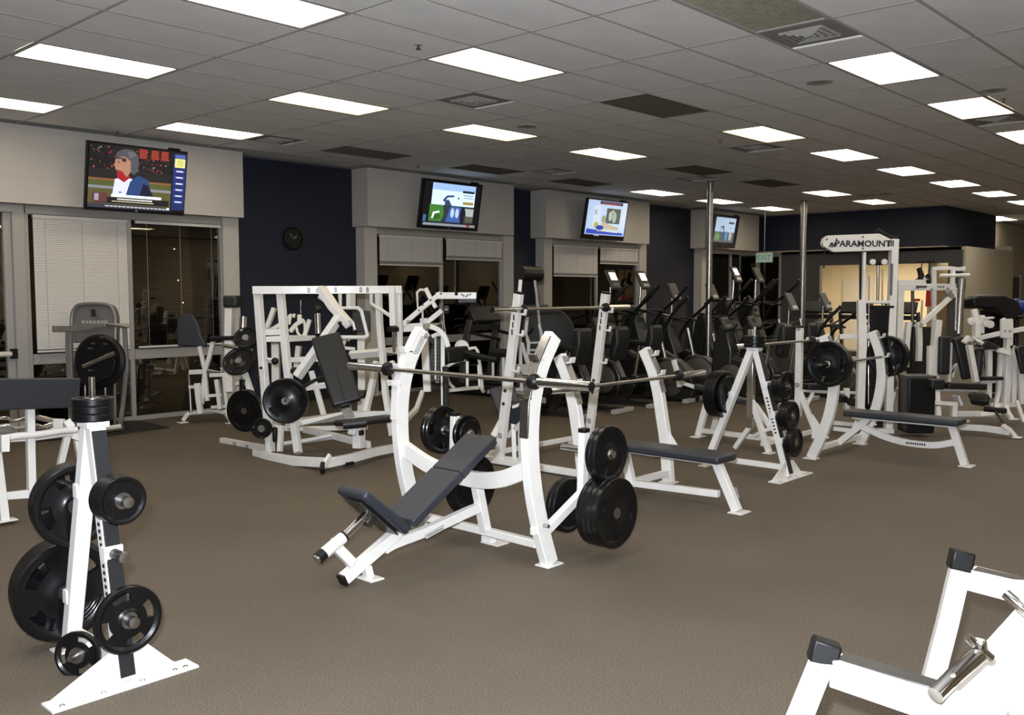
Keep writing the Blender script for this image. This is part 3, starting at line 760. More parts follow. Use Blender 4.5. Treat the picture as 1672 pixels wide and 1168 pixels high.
# ---------------------------------------------------------------- incline bench, foreground centre
def incline():
    yn, yf, yc = 3.70, 4.90, 4.30
    N = lambda a, b: W(a, b, Y=yn)
    F_ = lambda p: V((p.x, yc*2-p.y, p.z))
    K = lambda a, b, dy=0: W(a, b, Y=yc) + Y*dy
    t = Thing('incline_bench', 'white incline bench with navy pad and curved uprights, in the foreground centre', 'bench', (4.2, yc, 0))
    up = [N(*q) for q in ((897, 922), (882, 862), (870, 795), (865, 725), (869, 655), (882, 598), (903, 548))]
    up[0].z = .01
    for pts, dy in ((up, 0), ([F_(p) for p in up], 1)):
        t.bar('upright', pts, .062, .105, curve=5)
        f = pts[0]; foot(t, f.x, f.y, .15, .11)
        top = pts[-1]; side = -1
        # steel faced bar catch plate on the user's side
        c_ = [p-X*.062 for p in pts[4:]]
        t.bar('catch_plate', [pts[3]-X*.055+Z*.04]+c_, .066, .012, STEEL if dy == 0 else WHITE, bevel=.002)
        d = (pts[6]-pts[4]).normalized()
        for q, k in ((.10, 0), (.38, 1), (.68, 2)):
            c = pts[4]+(pts[6]-pts[4])*q-X*.075
            t.bar('bar_hook', [c+X*.02-Z*.02, c-X*.045-Z*.015, c-X*.055+Z*.02], .062, .012, STEEL if dy == 0 else WHITE, bevel=.002)
        if dy:
            marks(t, [(pts[4]+(pts[6]-pts[4])*a-X*.071-Y*.012, pts[4]+(pts[6]-pts[4])*b-X*.071-Y*.012) for a, b in ((.08, .2), (.42, .52), (.7, .88))], h=.003)
            q = MB()
            for k in range(9):
                a = pts[5]+(pts[6]-pts[5])*(.15+.075*k)-Y*.0325
                q.box(a+X*.01, (.05, .002, .006))
            t.p('warning_label', q, GREY, smooth=0)
            logo(t, pts[6]-Z*.04-Y*.0325+X*.005, X, Z, .035)
        # bolt through the lower leg
        b = pts[1]+Z*.02
        t.p('pivot_bolt', MB().tube([b-Y*.07, b+Y*.07], .012, 8), STEEL)
        t.box('adjuster_bracket', b-X*.05-Z*.03, (.05, .04, .05))
    # curved brace from upright to upright passing under the pad
    a = N(866, 765); mid = K(778, 782)
    br = [V((4.19, yn+.02, .625)), V((4.215, yn+.28, .525)), V((4.27, yc, .475)), V((4.215, yf-.28, .525)), V((4.19, yf-.02, .625))]
    t.bar('curved_brace', br, .05, .105, n=X, curve=5)
    pt = V((mid.x, yc, mid.z-.03)); pb = K(793, 852)
    t.bar('post', [pt, V((pb.x, yc, .10))], .062, .062)
    c_ = N(884, 890)
    t.bar('cross_tube', [V((c_.x, yn+.03, c_.z)), V((pb.x-.0, yc, .10)), V((c_.x, yf-.03, c_.z))], .05, .05, n=X)
    t.box('rear_foot_plate', V((pb.x+.07, yc+.04, .05)), (.05, .1, .09)); foot(t, pb.x+.09, yc, .12, .16)
    beam = [K(789, 826), K(758, 839), K(726, 854), K(689, 870), K(644, 887), K(626, 897)]
    t.bar('spine', beam, .055, .06, curve=3)
    sp = K(705, 868, -.0285)
    t.p('maker_label', MB().box(sp, (.16, .002, .030), Matrix.Rotation(-.22, 3, 'Y')), GREY, label='small grey printed label')
    t.p('maker_label', MB().box(sp-Y*.0005, (.15, .0022, .022), Matrix.Rotation(-.22, 3, 'Y')), WHITE)
    mk = MB()
    for k in range(9): mk.box(sp-Y*.0012+V((-.06+.015*k, 0, (-.06+.015*k)*.22)), (.009, .0022, .012), Matrix.Rotation(-.22, 3, 'Y'))
    t.p('label_print', mk, DECAL, smooth=0)
    tl0, tl1 = K(650, 868), K(561, 950); tl1.z = max(tl1.z, .045)
    t.bar('tail_tube', [tl0, tl1], .065, .065)
    dd = (tl1-tl0).normalized()
    t.bar('end_cap', [tl1, tl1+dd*.02], .068, .068, BLACK)
    fp = K(598, 925); t.bar('foot_post', [fp, V((fp.x+.02, yc, .01))], .05, .05); foot(t, fp.x+.03, yc, .1, .14)
    r0, r1 = K(575, 920), K(541, 886)
    t.bar('receiver_arm', [r0, r1], .05, .06)
    s0, s1, s2, s3 = K(519, 913), K(529, 904), K(560, 878), K(601, 838)
    t.tube('adjust_sleeve', [s1, s2], .036); t.tube('sleeve_ring', [s2, s2+(s2-s1).normalized()*.012], .039, BLACK)
    t.p('knob', MB().tube([s0, s1], .036, 16), BLACK); t.tube('knob_cap', [s0-(s1-s0).normalized()*.012, s0], .030, CHROME)
    t.tube('seat_post', [s2, s3], .026, CHROME, n=16)
    e0, e1 = K(574, 801), K(646, 862)
    ed = (e1-e0).normalized(); en = ed.cross(Y)
    if en.z < 0 or en.x > 0: pass
    t.pad('seat', e0, e1, .27, .062, Y)
    dn = V((ed.z, 0, -ed.x)); dn = dn if dn.z < 0 else -dn
    t.bar('seat_plate', [e0+ed*.05+dn*.045, e1-ed*.02+dn*.045], .16, .012, DSTEEL)
    t.box('seat_clamp', (e0+e1)/2+dn*.07, (.07, .08, .05), DSTEEL, Matrix.Rotation(-.7, 3, 'Y'))
    b0, b1 = K(653, 851), K(787, 715)
    bd = (b1-b0).normalized(); mid_ = b0+(b1-b0)*.56
    t.pad('back_pad', b0, mid_-bd*.0005, .27, .058, Y, bevel=.011); t.pad('back_pad', mid_+bd*.0005, b1, .27, .058, Y, bevel=.011)
    un = V((-bd.z, 0, bd.x)); un = un if un.z < 0 else -un
    t.bar('pad_rail', [b0+bd*.1+un*.05, b1-bd*.06+un*.05], .05, .04)
    # plate storage arms behind both uprights
    for y_, flip in ((yn, False), (yf, True)):
        g = lambda p: V((p.x, y_, p.z))
        a0, a1 = g(N(890, 868)), g(N(950, 806))
        t.bar('storage_arm', [a0, a1], .05, .055)
        t.bar('storage_post', [a1-Z*.12, V((a1.x+.02, y_, .80))], .05, .06)
        t.box('post_cap', V((a1.x+.02, y_, .81)), (.064, .054, .03), BLACK)
        sg = 1 if flip else -1
        for z_, l1, l2 in ((.68, .24, .18), (.31, .26, .22)):
            c = V((a1.x+.02, y_, z_))
            t.tube('plate_peg', [c-Y*sg*l2, c+Y*sg*l1], .024, CHROME, n=14)
    return a1.x+.02
px_ = incline()
stack(V((px_, 3.70-.20, .68)), -Y, [MED, MED], 'upper near peg of the incline bench', 'plates stored behind the incline bench')
stack(V((px_, 3.70-.25, .31)), -Y, [BIG, BIG, BIG, BIG], 'lower near peg of the incline bench', 'plates stored behind the incline bench')
stack(V((px_, 3.70+.16, .30)), Y, [MED, MED], 'inner side of the near storage post, incline bench', 'plates stored behind the incline bench')
stack(V((px_, 4.90+.17, .68)), Y, [MED, MED], 'far upper peg of the incline bench', 'plates stored behind the incline bench', solid=False)
stack(V((px_, 4.90-.15, .68)), -Y, [TIN, SML], 'upper peg beside the top of the incline pad', 'plates stored behind the incline bench')
stack(V((px_, 4.90-.18, .31)), -Y, [BIG, BIG], 'lower far peg showing under the incline pad', 'plates stored behind the incline bench')
A_, B_ = W(970, 632, X=4.13), W(568, 597, X=4.13); mc = (A_+B_)/2; ddv = (B_-A_).normalized()
barbell(mc-ddv*1.1, mc+ddv*1.1, 'steel barbell lying across the incline bench uprights', 'barbells on racks')

# ---------------------------------------------------------------- flat bench (middle) and its twin on the right
def flat(name, label, cx, half, ypad0, ypad1, up_px, xs, foot_px, zt=.44, badge=False):
    """bench along Y: pad from ypad0 (near) to ypad1, uprights traced on plane X=xs and mirrored about cx"""
    t = Thing(name, label, 'bench', (cx, (ypad0+ypad1)/2, 0), 'flat press benches', n=X)
    up = [W(a, b, X=xs) for a, b in up_px]
    if up[0].z < .35: up[0].z = .01
    else: up = [V((xs, up[0].y-.02, .01))]+up
    for m_ in (1, -1):
        pts = [V((cx+(p.x-cx)*(m_ if xs > cx else m_), p.y, p.z)) for p in up]
        t.bar('upright', pts, .062, .10, n=X, curve=4)
        foot(t, pts[0].x, pts[0].y, .12, .14)
        t.bar('catch_plate', [p-Y*.058 for p in pts[-3:]], .066, .010, STEEL, n=X, bevel=.002)
        for q in (.45, .9):
            c = pts[-3]+(pts[-1]-pts[-3])*q-Y*.06
            t.bar('bar_hook', [c-Z*.02, c-Y*.055-Z*.01, c-Y*.065+Z*.03], .062, .014, WHITE, n=X, bevel=.002)
        marks(t, [(pts[-2]+(pts[-1]-pts[-2])*.2+X*.033, pts[-2]+(pts[-1]-pts[-2])*.7+X*.033)], w_=.002, h=.02, n=X)
        # gusset towards the bench
        t.p('gusset', MB().prism([pts[0]+Z*.45+Y*.0, pts[0]+Z*.20-Y*.0, pts[0]+Z*.22-Y*.18], X*.012))
    yb = up[0].y
    t.bar('rear_cross_tube', [V((cx-half, yb, .09)), V((cx+half, yb, .09))], .055, .055, n=Y)
    fp = W(*foot_px, Z=0)
    lt = V((cx, ypad0+.10, zt-.06))
    t.bar('front_leg', [lt, V((cx, fp.y+.02, .01))], .062, .07, n=X); foot(t, cx, fp.y, .16, .12)
    t.bar('bench_rail', [V((cx, ypad0+.06, zt-.075)), V((cx, ypad1-.05, zt-.075))], .055, .035, n=X)
    t.bar('rear_post', [V((cx, ypad1-.22, zt-.08)), V((cx, yb-.02, .09))], .062, .07, n=X)
    pd = t.p('pad', MB().box((cx, (ypad0+ypad1)/2, zt-.032), (.29, ypad1-ypad0, .064)), VINYL, .022, 4, 50)
    t.p('label_plate', MB().box((cx+.0325, fp.y+.055, .14), (.002, .05, .09), Matrix.Rotation(-.35, 3, 'X')), GREY)
    return t, yb, cx, fp
t, yb, cx, fp = flat('flat_bench', 'white flat bench with navy pad, in the middle beyond the weight stack', 6.4, .62, 3.62, 4.82,
     ((1092, 755), (1087, 722), (1081, 680), (1075, 640), (1066, 604), (1052, 570)), 7.0, (1220, 833))
t.bar('spine', [V((cx, fp.y+.18, .12)), V((cx, yb, .09))], .05, .055, n=X)
barbell(V((5.3, 4.5, .96)), V((7.5, 4.5, .96)), 'steel barbell resting on the middle flat bench', 'barbells on racks')
t, yb, cx, fp = flat('flat_bench', 'white flat bench with black pad and a loaded barbell, on the right', 9.62, .61, 2.88, 4.02,
     ((1325, 750), (1342, 712), (1356, 670), (1362, 625), (1358, 585), (1345, 548)), 9.0, (1583, 760), zt=.46)
sp_ = [V((cx, fp.y+.1, .23)), V((cx, fp.y+.35, .17)), V((cx, 3.55, .19)), V((cx, 3.95, .32))]
t.bar('curved_spine', sp_, .05, .065, n=X, curve=4)
mk = MB()
for k in range(9): mk.box(V((cx-.027, 3.22+.022*k, .172)), (.002, .014, .022))
t.p('printed_marks', mk, DECAL, smooth=0)
L0, L1 = W(1368, 592, D=9.5), W(1467, 580, D=10.35)
yy = (L0.y+L1.y)/2; zz = (L0.z+L1.z)/2
barbell(V((cx-1.1, yy, zz)), V((cx+1.1, yy, zz)), 'barbell loaded with a large plate on each side, on the right bench', 'barbells on racks')
plate(V((cx-.74, yy, zz)), -X, .225, .045, 'large black plate on the left end of the loaded barbell', 'plates on the loaded barbell')
plate(V((cx-.79, yy, zz)), -X, .225, .045, 'large black plate, outer of the two on the left end of the loaded barbell', 'plates on the loaded barbell')
plate(V((cx+.74, yy, zz)), X, .225, .045, 'large black plate on the right end of the loaded barbell', 'plates on the loaded barbell')
plate(V((cx+.79, yy, zz)), X, .225, .045, 'large black plate, outer one on the right end of the loaded barbell', 'plates on the loaded barbell')

# ---------------------------------------------------------------- plate trees
def tree(label, cx, yf, yr, H, pegs_f, pegs_r, base=(-.33, .34), s_=1.0):
    """A-shaped plate tree: front leg at yf with a wide gusseted foot along X, rear leg at yr"""
    ym = yf+(yr-yf)*.42
    t = Thing('plate_tree', label, 'plate tree', (cx, (yf+yr)/2, 0), 'weight plate trees', n=X)
    tf, tr = V((cx, ym-.02, H)), V((cx, ym+.03, H))
    t.bar('front_leg', [V((cx, yf, .012)), tf], .072, .06, n=X); t.bar('rear_leg', [V((cx, yr, .012)), tr], .072, .06, n=X)
    d = (tf-V((cx, yf, .012))).normalized(); nrm = V((0, -d.z, d.y))
    t.bar('rubber_strip', [V((cx, yf, .03))+nrm*.033, tf+nrm*.033-d*.02], .066, .008, VINYLK, n=X, bevel=.002)
    t.box('head_block', V((cx, ym, H+.012)), (.10, .12, .03))
    t.box('base_plate', V((cx+(base[0]+base[1])/2, yf-.03, .006)), (base[1]-base[0], .12, .012), bevel=.002)
    g = MB().prism([V((cx+base[0]+.03, yf+.005, .012)), V((cx+base[1]-.05, yf+.005, .012)), V((cx+base[1]-.08, yf+.005, .03)), V((cx+.10, yf+.005, .15)), V((cx-.06, yf+.005, .15)), V((cx+base[0]+.03, yf+.005, .02))], Y*.010)
    t.p('gusset', g, WHITE, .001)
    for a in (base[0]+.05, -.12, .05, .2, base[1]-.05): t.p('floor_bolt', MB().lathe(V((cx+a, yf-.06, .0125)), Z, [(.012, 0), (.010, .004)], 8), STEEL)
    t.bar('base_tube', [V((cx, yf, .09)), V((cx, yr, .09))], .05, .05, n=X); foot(t, cx, yr, .16, .10)
    mk = MB()
    for k in range(11):
        p = V((cx, yf, 0))+(tf-V((cx, yf, 0)))*(.62-.027*k)
        mk.box(p-X*.037+nrm*.004, (.002, .020, .016))
    t.p('printed_marks', mk, DECAL, smooth=0)
    for lst, sg, y0 in ((pegs_f, -1, yf), (pegs_r, 1, yr)):
        for z_, L in lst:
            y_ = y0+(ym-y0)*z_/H
            c = V((cx, y_, z_))
            t.box('peg_bracket', c+Y*sg*.03, (.085, .05, .07))
            pg = t.tube('peg', [c+Y*sg*.02, c+Y*sg*L], .024, DSTEEL, n=14)
            t.p('peg_end', MB().lathe(c+Y*sg*L, Y*sg, [(.026, -.01), (.024, .004), (.012, .006)], 14), STEEL, parent=pg)
    t.tube('top_peg', [V((cx, ym, H+.03)), V((cx, ym, H+.22))], .013, CHROME, n=12)
    return t, ym
def ypeg(cx, yf, ym, H, z_): return yf+(ym-yf)*z_/H
TF = W(208, 1110, Z=.01); TR = W(112, 1066, Z=.01); ttop = W(150, 696, X=TF.x-.01)
tx = TF.x-.01; Ht = ttop.z; yf, yr = TF.y, 4.50
pz = [W(203, 815, Y=yf).z, W(205, 908, Y=yf).z, W(218, 1017, Y=yf-.1).z]
t, ym = tree('white plate tree loaded with black plates, in the left foreground', tx, yf, yr, Ht, [(pz[0], .26), (pz[1], .15), (pz[2], .17)], [(.80, .26), (.275, .30)], base=(-.34, .30))
G1 = 'plates on the near plate tree'
stack(V((tx, ypeg(0, yf, ym, Ht, pz[0])-.20, pz[0])), -Y, [TIN]*4, 'upper front peg of the near plate tree', G1)
stack(V((tx, ypeg(0, yf, ym, Ht, pz[2])-.11, pz[2])), -Y, [(.148, .034)], 'lower front peg of the near plate tree', G1, solid=False)
u1 = W(112, 820, Y=4.50); u2 = W(97, 978, Y=4.62)
for q in range(3): plate(V((tx+.012*q, 4.40+.045*q, u1.z-.0)), -Y, .192, .040, '%s medium black plate behind the upper part of the near tree' % ['front', 'middle', 'rear'][q], G1)
for q in range(4): plate(V((tx-.01+.012*q, 4.53+.045*q, .275)), -Y, .235, .042, '%s large black plate low behind the near tree' % ['foremost', 'second', 'third', 'rearmost'][q], G1)
sp = W(127, 1070, D=4.15)
plate(sp, V((-.80, -.60, .1)), .106, .024, 'smallest plate of the near tree, leaning low at its left foot', G1)
t.bar('side_stub', [V((tx, (yf+yr)/2, .10)), sp+V((.04, .03, .0))], .04, .04)
t.tube('peg', [sp+V((.04, .03, 0)), sp-V((.05, .037, -.006))], .014, STEEL)
for q in range(3):
    plate(V((tx, ym, Ht+.045+.034*q)), Z, .088, .032, '%s small disc of the three lying on top of the near tree' % ['bottom', 'middle', 'top'][q], G1)

T2x = 7.93; H2 = W(1240, 575, Y=4.05).z
t, ym2 = tree('white plate tree with black plates, right of the middle flat bench', T2x, 3.86, 4.72, H2, [(.84, .26), (.57, .22), (.33, .15)], [(.72, .25)], base=(-.33, .33))
G2 = 'plates on the far plate tree'
stack(V((T2x, ypeg(0, 3.86, ym2, H2, .84)-.22, .84)), -Y, [SML, TIN, TIN, TIN], 'top front peg of the far plate tree', G2)
stack(V((T2x, ypeg(0, 3.86, ym2, H2, .57)-.20, .57)), -Y, [SML, SML, SML], 'middle front peg of the far plate tree', G2)
stack(V((T2x, 3.86-.06, .33)), -Y, [SML, SML], 'lowest front peg of the far plate tree', G2)
stack(V((T2x, 4.62, .72)), Y, [BIG, BIG, BIG, MED], 'rear peg of the far plate tree', G2)
for q in range(3): plate(V((T2x, ym2, H2+.045+.036*q)), Z, .10, .034, '%s small disc of the three lying on top of the far plate tree' % ['bottom', 'middle', 'top'][q], G2)

# ---------------------------------------------------------------- squat rack with a bar
def rack():
    t = Thing('squat_rack', 'white squat rack with two tall leaning uprights behind the incline bench', 'squat rack', (7.3, 6.1, 0), n=X)
    tops = []
    for x_, px0, px1 in ((6.58, 816, 847), (8.0, 962, 989)):
        a = V((x_, 6.24, .04)); b = W(px1, 480, X=x_)
        t.bar('upright', [a, b], .062, .085, n=X); tops.append(b)
        d = (b-a).normalized()
        t.bar('upright_cap', [b, b+d*.02], .066, .09, BLACK, n=X)
        t.bar('base_rail', [V((x_, 6.5, .045)), V((x_+.03, 5.25, .045))], .06, .06, n=X)
        for yy_ in (6.45, 5.3): t.box('rubber_foot', V((x_, yy_, .009)), (.08, .1, .018), BLACK)
        for z_ in (1.50, 1.30, .95):
            c = a+(b-a)*((z_-.04)/(b.z-.04))
            t.bar('bar_hook', [c-Y*.03, c-Y*.11-Z*.01, c-Y*.12+Z*.04], .03, .02, WHITE, n=X)
        for z_ in (.75, .62):
            c = a+(b-a)*((z_-.04)/(b.z-.04))
            t.p('bolt', MB().lathe(c-X*.031, -X, [(.018, 0), (.016, .01)], 10), DSTEEL)
        mk = MB()
        for z_ in (1.32, 1.39, 1.46):
            c = a+(b-a)*((z_-.04)/(b.z-.04)); mk.box(c-X*.032, (.002, .016, .055))
        t.p('printed_marks', mk, DECAL, smooth=0)
        logo(t, a+(b-a)*.16-X*.0315, -Y, Z, .05)
    t.bar('rear_cross_tube', [V((6.58, 6.42, .09)), V((8.0, 6.42, .09))], .05, .05, n=Y)
    t.bar('seat_arm', [W(838, 665, X=6.62), W(862, 655, X=6.85)], .03, .04)
    return tops
tops = rack()
q = W(845, 505, X=6.60); q2 = W(988, 503.5, X=8.0); z_ = (q.z+q2.z)/2
barbell(V((7.29-1.1, min(q.y, q2.y)-.06, q.z)), V((7.29+1.1, min(q.y, q2.y)-.02, q.z)), 'steel barbell racked high between the squat rack uprights', 'barbells on racks')
# seat standing between the rack uprights
t = Thing('utility_seat', 'small white upright seat with dark pads standing inside the squat rack', 'bench', W(850, 757, D=9.4).xy.to_3d(), n=(.7, .7, 0))
sd = V((.68, -.735, 0))
t.pad('back_pad', (818, 632, 9.6), (836, 680, 9.4), .26, .07, sd, VINYL)
t.pad('seat', (838, 690, 9.3), (852, 660, 9.1), .26, .07, sd, VINYL)
t.bar('frame_arm', [(805, 712, 9.5), (817, 690, 9.5), (828, 672, 9.5)], .05, .06)
t.bar('frame_arm', [(829, 712, 9.4), (852, 690, 9.2), (868, 676, 9.1)], .05, .05)
for a, b in (((838, 690, 9.3), (840, 757, 9.3)), ((849, 688, 9.3), (850, 757, 9.4))): t.bar('leg', [a, b], .05, .045)
t.bar('base_tube', [(782, 752, 9.5), (800, 749, 9.4), (853, 753, 9.4)], .06, .06); t.bar('base_tube', [(782, 756, 9.45), (790, 762, 9.2)], .05, .05)

# ---------------------------------------------------------------- decline bench behind the far plate tree
t = Thing('decline_bench', 'white decline bench with sloping pad and thin bar posts, behind the far plate tree', 'bench', (9.6, 5.1, 0), n=X)
for x_, top in ((9.0, (1228, 538)), (10.2, (1306, 536))):
    p1 = W(top[0], top[1], X=x_); yb_ = p1.y
    t.bar('post', [V((x_, yb_, .25)), p1], .07, .07, CHROME if x_ < 9.5 else WHITE, n=X)
    t.bar('slanted_leg', [V((x_, yb_+.02, .62)), V((x_, 4.60, .01))], .055, .055, n=X); foot(t, x_, 4.6, .13, .1)
    t.bar('rear_leg', [V((x_, yb_, .27)), V((x_, yb_+.18, .01))], .05, .05, n=X)
    if x_ > 9.5:
        for z_ in (.62, 1.28): logo(t, V((x_-.036, yb_, z_)), -Y, Z, .05)
    c = V((x_, yb_-.05, 1.14)); t.bar('bar_hook', [c-Z*.02+Y*.03, c-Y*.04, c-Y*.05+Z*.04], .06, .015, WHITE, n=X)
yb_ = W(1306, 536, X=10.2).y
t.bar('cross_tube', [V((9.0, 4.68, .09)), V((10.2, 4.68, .09))], .05, .05, n=Y)
t.bar('spine', [(1262, 718, 10.1), (1145, 703, 11.0)], .055, .055)
t.bar('leg', [(1140, 712, 11.0), (1158, 645, 11.0)], .06, .07); t.bar('leg', [(1165, 703, 11.15), (1180, 650, 10.9)], .06, .07)
t.box('foot_plate', V((*W(1140, 713, Z=.006).xy, .006)), (.2, .12, .012))
t.pad('pad', (1148, 634, 11.0), (1222, 658, 10.3), .30, .065, (.72, .69, 0), VINYL)
t.bar('roller_arm', [(1146, 636, 11.1), (1112, 625, 11.2)], .04, .04)
t.bar('roller_bracket', [(1110, 632, 11.2), (1107, 612, 11.2), (1100, 588, 11.2)], .05, .05)
t.p('foot_roller', MB().tube([(1102, 617, 11.3), (1121, 615, 11.0)], .045, 14), VINYLK)
t.bar('front_fork', [(1232, 660, 10.1), (1258, 697, 9.9)], .05, .05); t.bar('front_fork', [(1232, 712, 10.0), (1246, 704, 9.9), (1260, 700, 9.8)], .04, .04)
barbell(V((8.55, yb_-.09, 1.14)), V((10.75, yb_-.09, 1.14)), 'thin barbell lying on the decline bench posts', 'barbells on racks')

DG = (.68, -.735, 0)      # horizontal direction across the sight line
# ---------------------------------------------------------------- bench frame cut by the lower right corner
t = Thing('bench_frame', 'white bench frame with two black end caps, cut by the lower right corner', 'bench', (1.9, -.1, 0), n=(.5, -.86, 0))
def sl(a, b, **k): return [a, b]
t.bar('post', [(1343, 1078, 2.7), (1298, 1190, 2.62), (1262, 1300, 2.60)], .07, .07, n=(.5, -.86, 0))
t.bar('end_cap', [(1351, 1046, 2.7), (1340, 1084, 2.7)], .080, .080, BLACK, n=(.5, -.86, 0), bevel=.008)
t.bar('post', [(1567, 930, 3.55), (1546, 1020, 3.5), (1520, 1120, 3.45), (1470, 1320, 3.4)], .07, .07, n=(.5, -.86, 0))
t.bar('end_cap', [(1572, 899, 3.55), (1565, 931, 3.55)], .080, .080, BLACK, n=(.5, -.86, 0), bevel=.008)
t.bar('rail', [(1362, 1094, 2.69), (1520, 1146, 2.5), (1640, 1190, 2.38)], .065, .085, n=(.5, -.86, 0))
t.bar('rail', [(1585, 944, 3.54), (1672, 966, 3.4), (1760, 990, 3.3)], .065, .085, n=(.5, -.86, 0))
t.bar('rail_liner', [(1374, 1074, 2.68), (1530, 1122, 2.50)], .055, .016, DSTEEL, n=(.5, -.86, 0), bevel=.002)
t.bar('rail_liner', [(1592, 930, 3.52), (1672, 949, 3.4), (1740, 966, 3.3)], .05, .01, DSTEEL, n=(.5, -.86, 0), bevel=.002)
t.bar('support_arm', [(1760, 950, 3.1), (1690, 1032, 2.9), (1590, 1150, 2.62), (1520, 1235, 2.45)], .06, .19, n=(.3, .2, .9))
t.tube('lock_tube', [(1527, 1136, 2.38), (1556, 1106, 2.42), (1597, 1070, 2.5)], .022, CHROME, n=18)
t.tube('lock_rod', [(1556, 1102, 2.40), (1588, 1068, 2.46)], .008, STEEL)
t.tube('lock_pin', [(1580, 1040, 2.5), (1602, 1062, 2.5), (1618, 1075, 2.5)], .013, CHROME)
t.box('pin_block', (1598, 1058, 2.5), (.035, .035, .045), CHROME)
t.tube('side_peg', [(1642, 970, 2.8), (1675, 998, 2.75), (1700, 1020, 2.75)], .016, CHROME)
t.bar('lower_bar', [(1640, 1160, 2.6), (1700, 1172, 2.55)], .06, .07)
t.bar('floor_leg', [(1262, 1300, 2.60), V((W(1262, 1300, D=2.6).x-.03, W(1262, 1300, D=2.6).y, .01))], .07, .07, n=(.5, -.86, 0))
t.bar('floor_leg', [(1470, 1320, 3.4), V((W(1470, 1320, D=3.4).x-.02, W(1470, 1320, D=3.4).y, .01))], .07, .07, n=(.5, -.86, 0))
t.bar('floor_tube', [V((W(1262, 1300, D=2.6).x-.03, W(1262, 1300, D=2.6).y, .04)), V((W(1470, 1320, D=3.4).x-.02, W(1470, 1320, D=3.4).y, .04))], .06, .06, n=(.5, -.86, 0))

# ---------------------------------------------------------------- preacher bench at the left edge
t = Thing('preacher_bench', 'navy padded white bench cut by the left edge of the photo', 'bench', (2.6, 8.0, 0), n=Y)
pc = (W(122, 642, D=7.2)+W(0, 645, D=6.6))/2; dx = (W(122, 642, D=7.2)-W(0, 645, D=6.6)).normalized()
e1 = W(121, 641, D=7.25); 
t.pad('arm_pad', e1-dx*1.1, e1, .13, .225, V((-dx.y, dx.x, 0)), VINYL, bevel=.012)
t.bar('post', [(49, 668, 7.0), (50, 740, 7.0), (52, 812, 7.0)], .055, .055)
t.bar('front_leg', [(-8, 720, 6.85), (8, 852, 6.85)], .05, .06); t.box('foot_plate', W(10, 850, D=6.85), (.14, .10, .012))
t.bar('bracket_post', [(7, 710, 6.5), (7, 738, 6.5)], .06, .055)
t.bar('rear_leg', [(110, 712, 7.6), (100, 752, 7.6), (93, 800, 7.6)], .05, .05)
t.bar('rear_leg', [(125, 716, 7.9), (134, 760, 7.9)], .05, .05)
t.bar('floor_tube', [(-10, 812, 6.9), (52, 806, 7.0), (92, 800, 7.6)], .05, .05)
t.tube('front_rail', [(-10, 718, 6.75), (30, 712, 6.85), (60, 710, 6.95), (100, 704, 7.2), (125, 702, 7.3)], .026)
t.bar('side_rail', [(15, 719, 6.9), (60, 716, 7.1), (122, 708, 7.4)], .03, .03)
t.bar('cradle', [(84, 693, 7.4), (104, 694, 7.4)], .06, .09); t.bar('cradle', [(108, 688, 7.3), (117, 700, 7.3)], .06, .06)
t.bar('side_arm', [(118, 708, 7.35), (137, 714, 7.4)], .05, .08); t.bar('side_arm', [(170, 700, 7.6), (197, 696, 7.7)], .03, .03)
for k, (pts, lb) in enumerate(((((-14, 685, 6.9), (10, 683, 6.95), (20, 688, 7.0), (34, 686, 7.05), (47, 682, 7.1), (62, 682, 7.15), (84, 687, 7.25)), 'cambered chrome curl bar, upper one on the shelf of the left bench'),
                  (((-14, 697, 6.8), (14, 695, 6.85), (26, 700, 6.9), (44, 695, 7.0), (62, 695, 7.1), (72, 698, 7.15), (84, 694, 7.2)), 'cambered chrome curl bar, lower one on the shelf of the left bench'))):
    b = Thing('curl_bar', lb, 'curl bar', W(30, 690, D=7.0), 'curl bars on the left bench')
    b.tube('shaft', pts, .013, CHROME, curve=3, n=10); b.tube('grip_sleeve', [pts[3], pts[4]], .015, STEEL); b.tube('end_sleeve', [pts[-2], pts[-1]], .022, CHROME)

# ---------------------------------------------------------------- grey machine on its mat by the window
q = [W(98, 735, Z=0), W(168, 712, Z=0), W(276, 698, Z=0), W(225, 688, Z=0), W(95, 700, Z=0)]
mm = MB().prism([V((p.x, p.y, .008)) for p in (W(60, 722, Z=0), W(168, 714, Z=0), W(277, 699, Z=0), W(222, 688, Z=0), W(60, 700, Z=0))], Z*.014)
single('floor_mat', mm, MATK, 'thin black rubber mat lying under the grey tower machine', 'floor mat', loc=W(170, 702, Z=0), bevel=.003)
t = Thing('tower_machine', 'grey tower machine with a big black disc, in front of the closed blind', 'exercise machine', V((5.0, 11.0, 0)), n=DG)
M5 = mat('tower_grey', (.24, .23, .215), .38, .4)
sh = spl([(119, 560, 11.4), (117, 520, 11.4), (124, 501, 11.4), (140, 496.5, 11.4), (165, 496.5, 11.4), (181, 501, 11.4), (188, 520, 11.4), (188, 560, 11.4)], 4)
t.p('shroud', MB().prism([p+FW.xy.to_3d()*.08 for p in sh], FW.xy.to_3d()*.10), M5, .006)
t.tube('shroud_rim', sh, .022, M5)
t.box('badge', (153, 511, 11.36), (.07, .012, .09), DSTEEL, Matrix.Rotation(YAW-PI/2, 3, 'Z'))
mk = MB()
for k in range(7):
    mk.box(W(136+6.2*k, 526, D=11.35), (.034, .012, .035), Matrix.Rotation(YAW-PI/2, 3, 'Z'))
t.p('nameplate_print', mk, VENT, smooth=0)
t.bar('top_arm', [(88, 537, 10.7), (124, 537, 11.1), (150, 534, 11.3)], .05, .07, M5)
t.bar('top_arm', [(128, 533, 11.3), (172, 531, 11.3), (211, 532, 11.5)], .05, .05, M5)
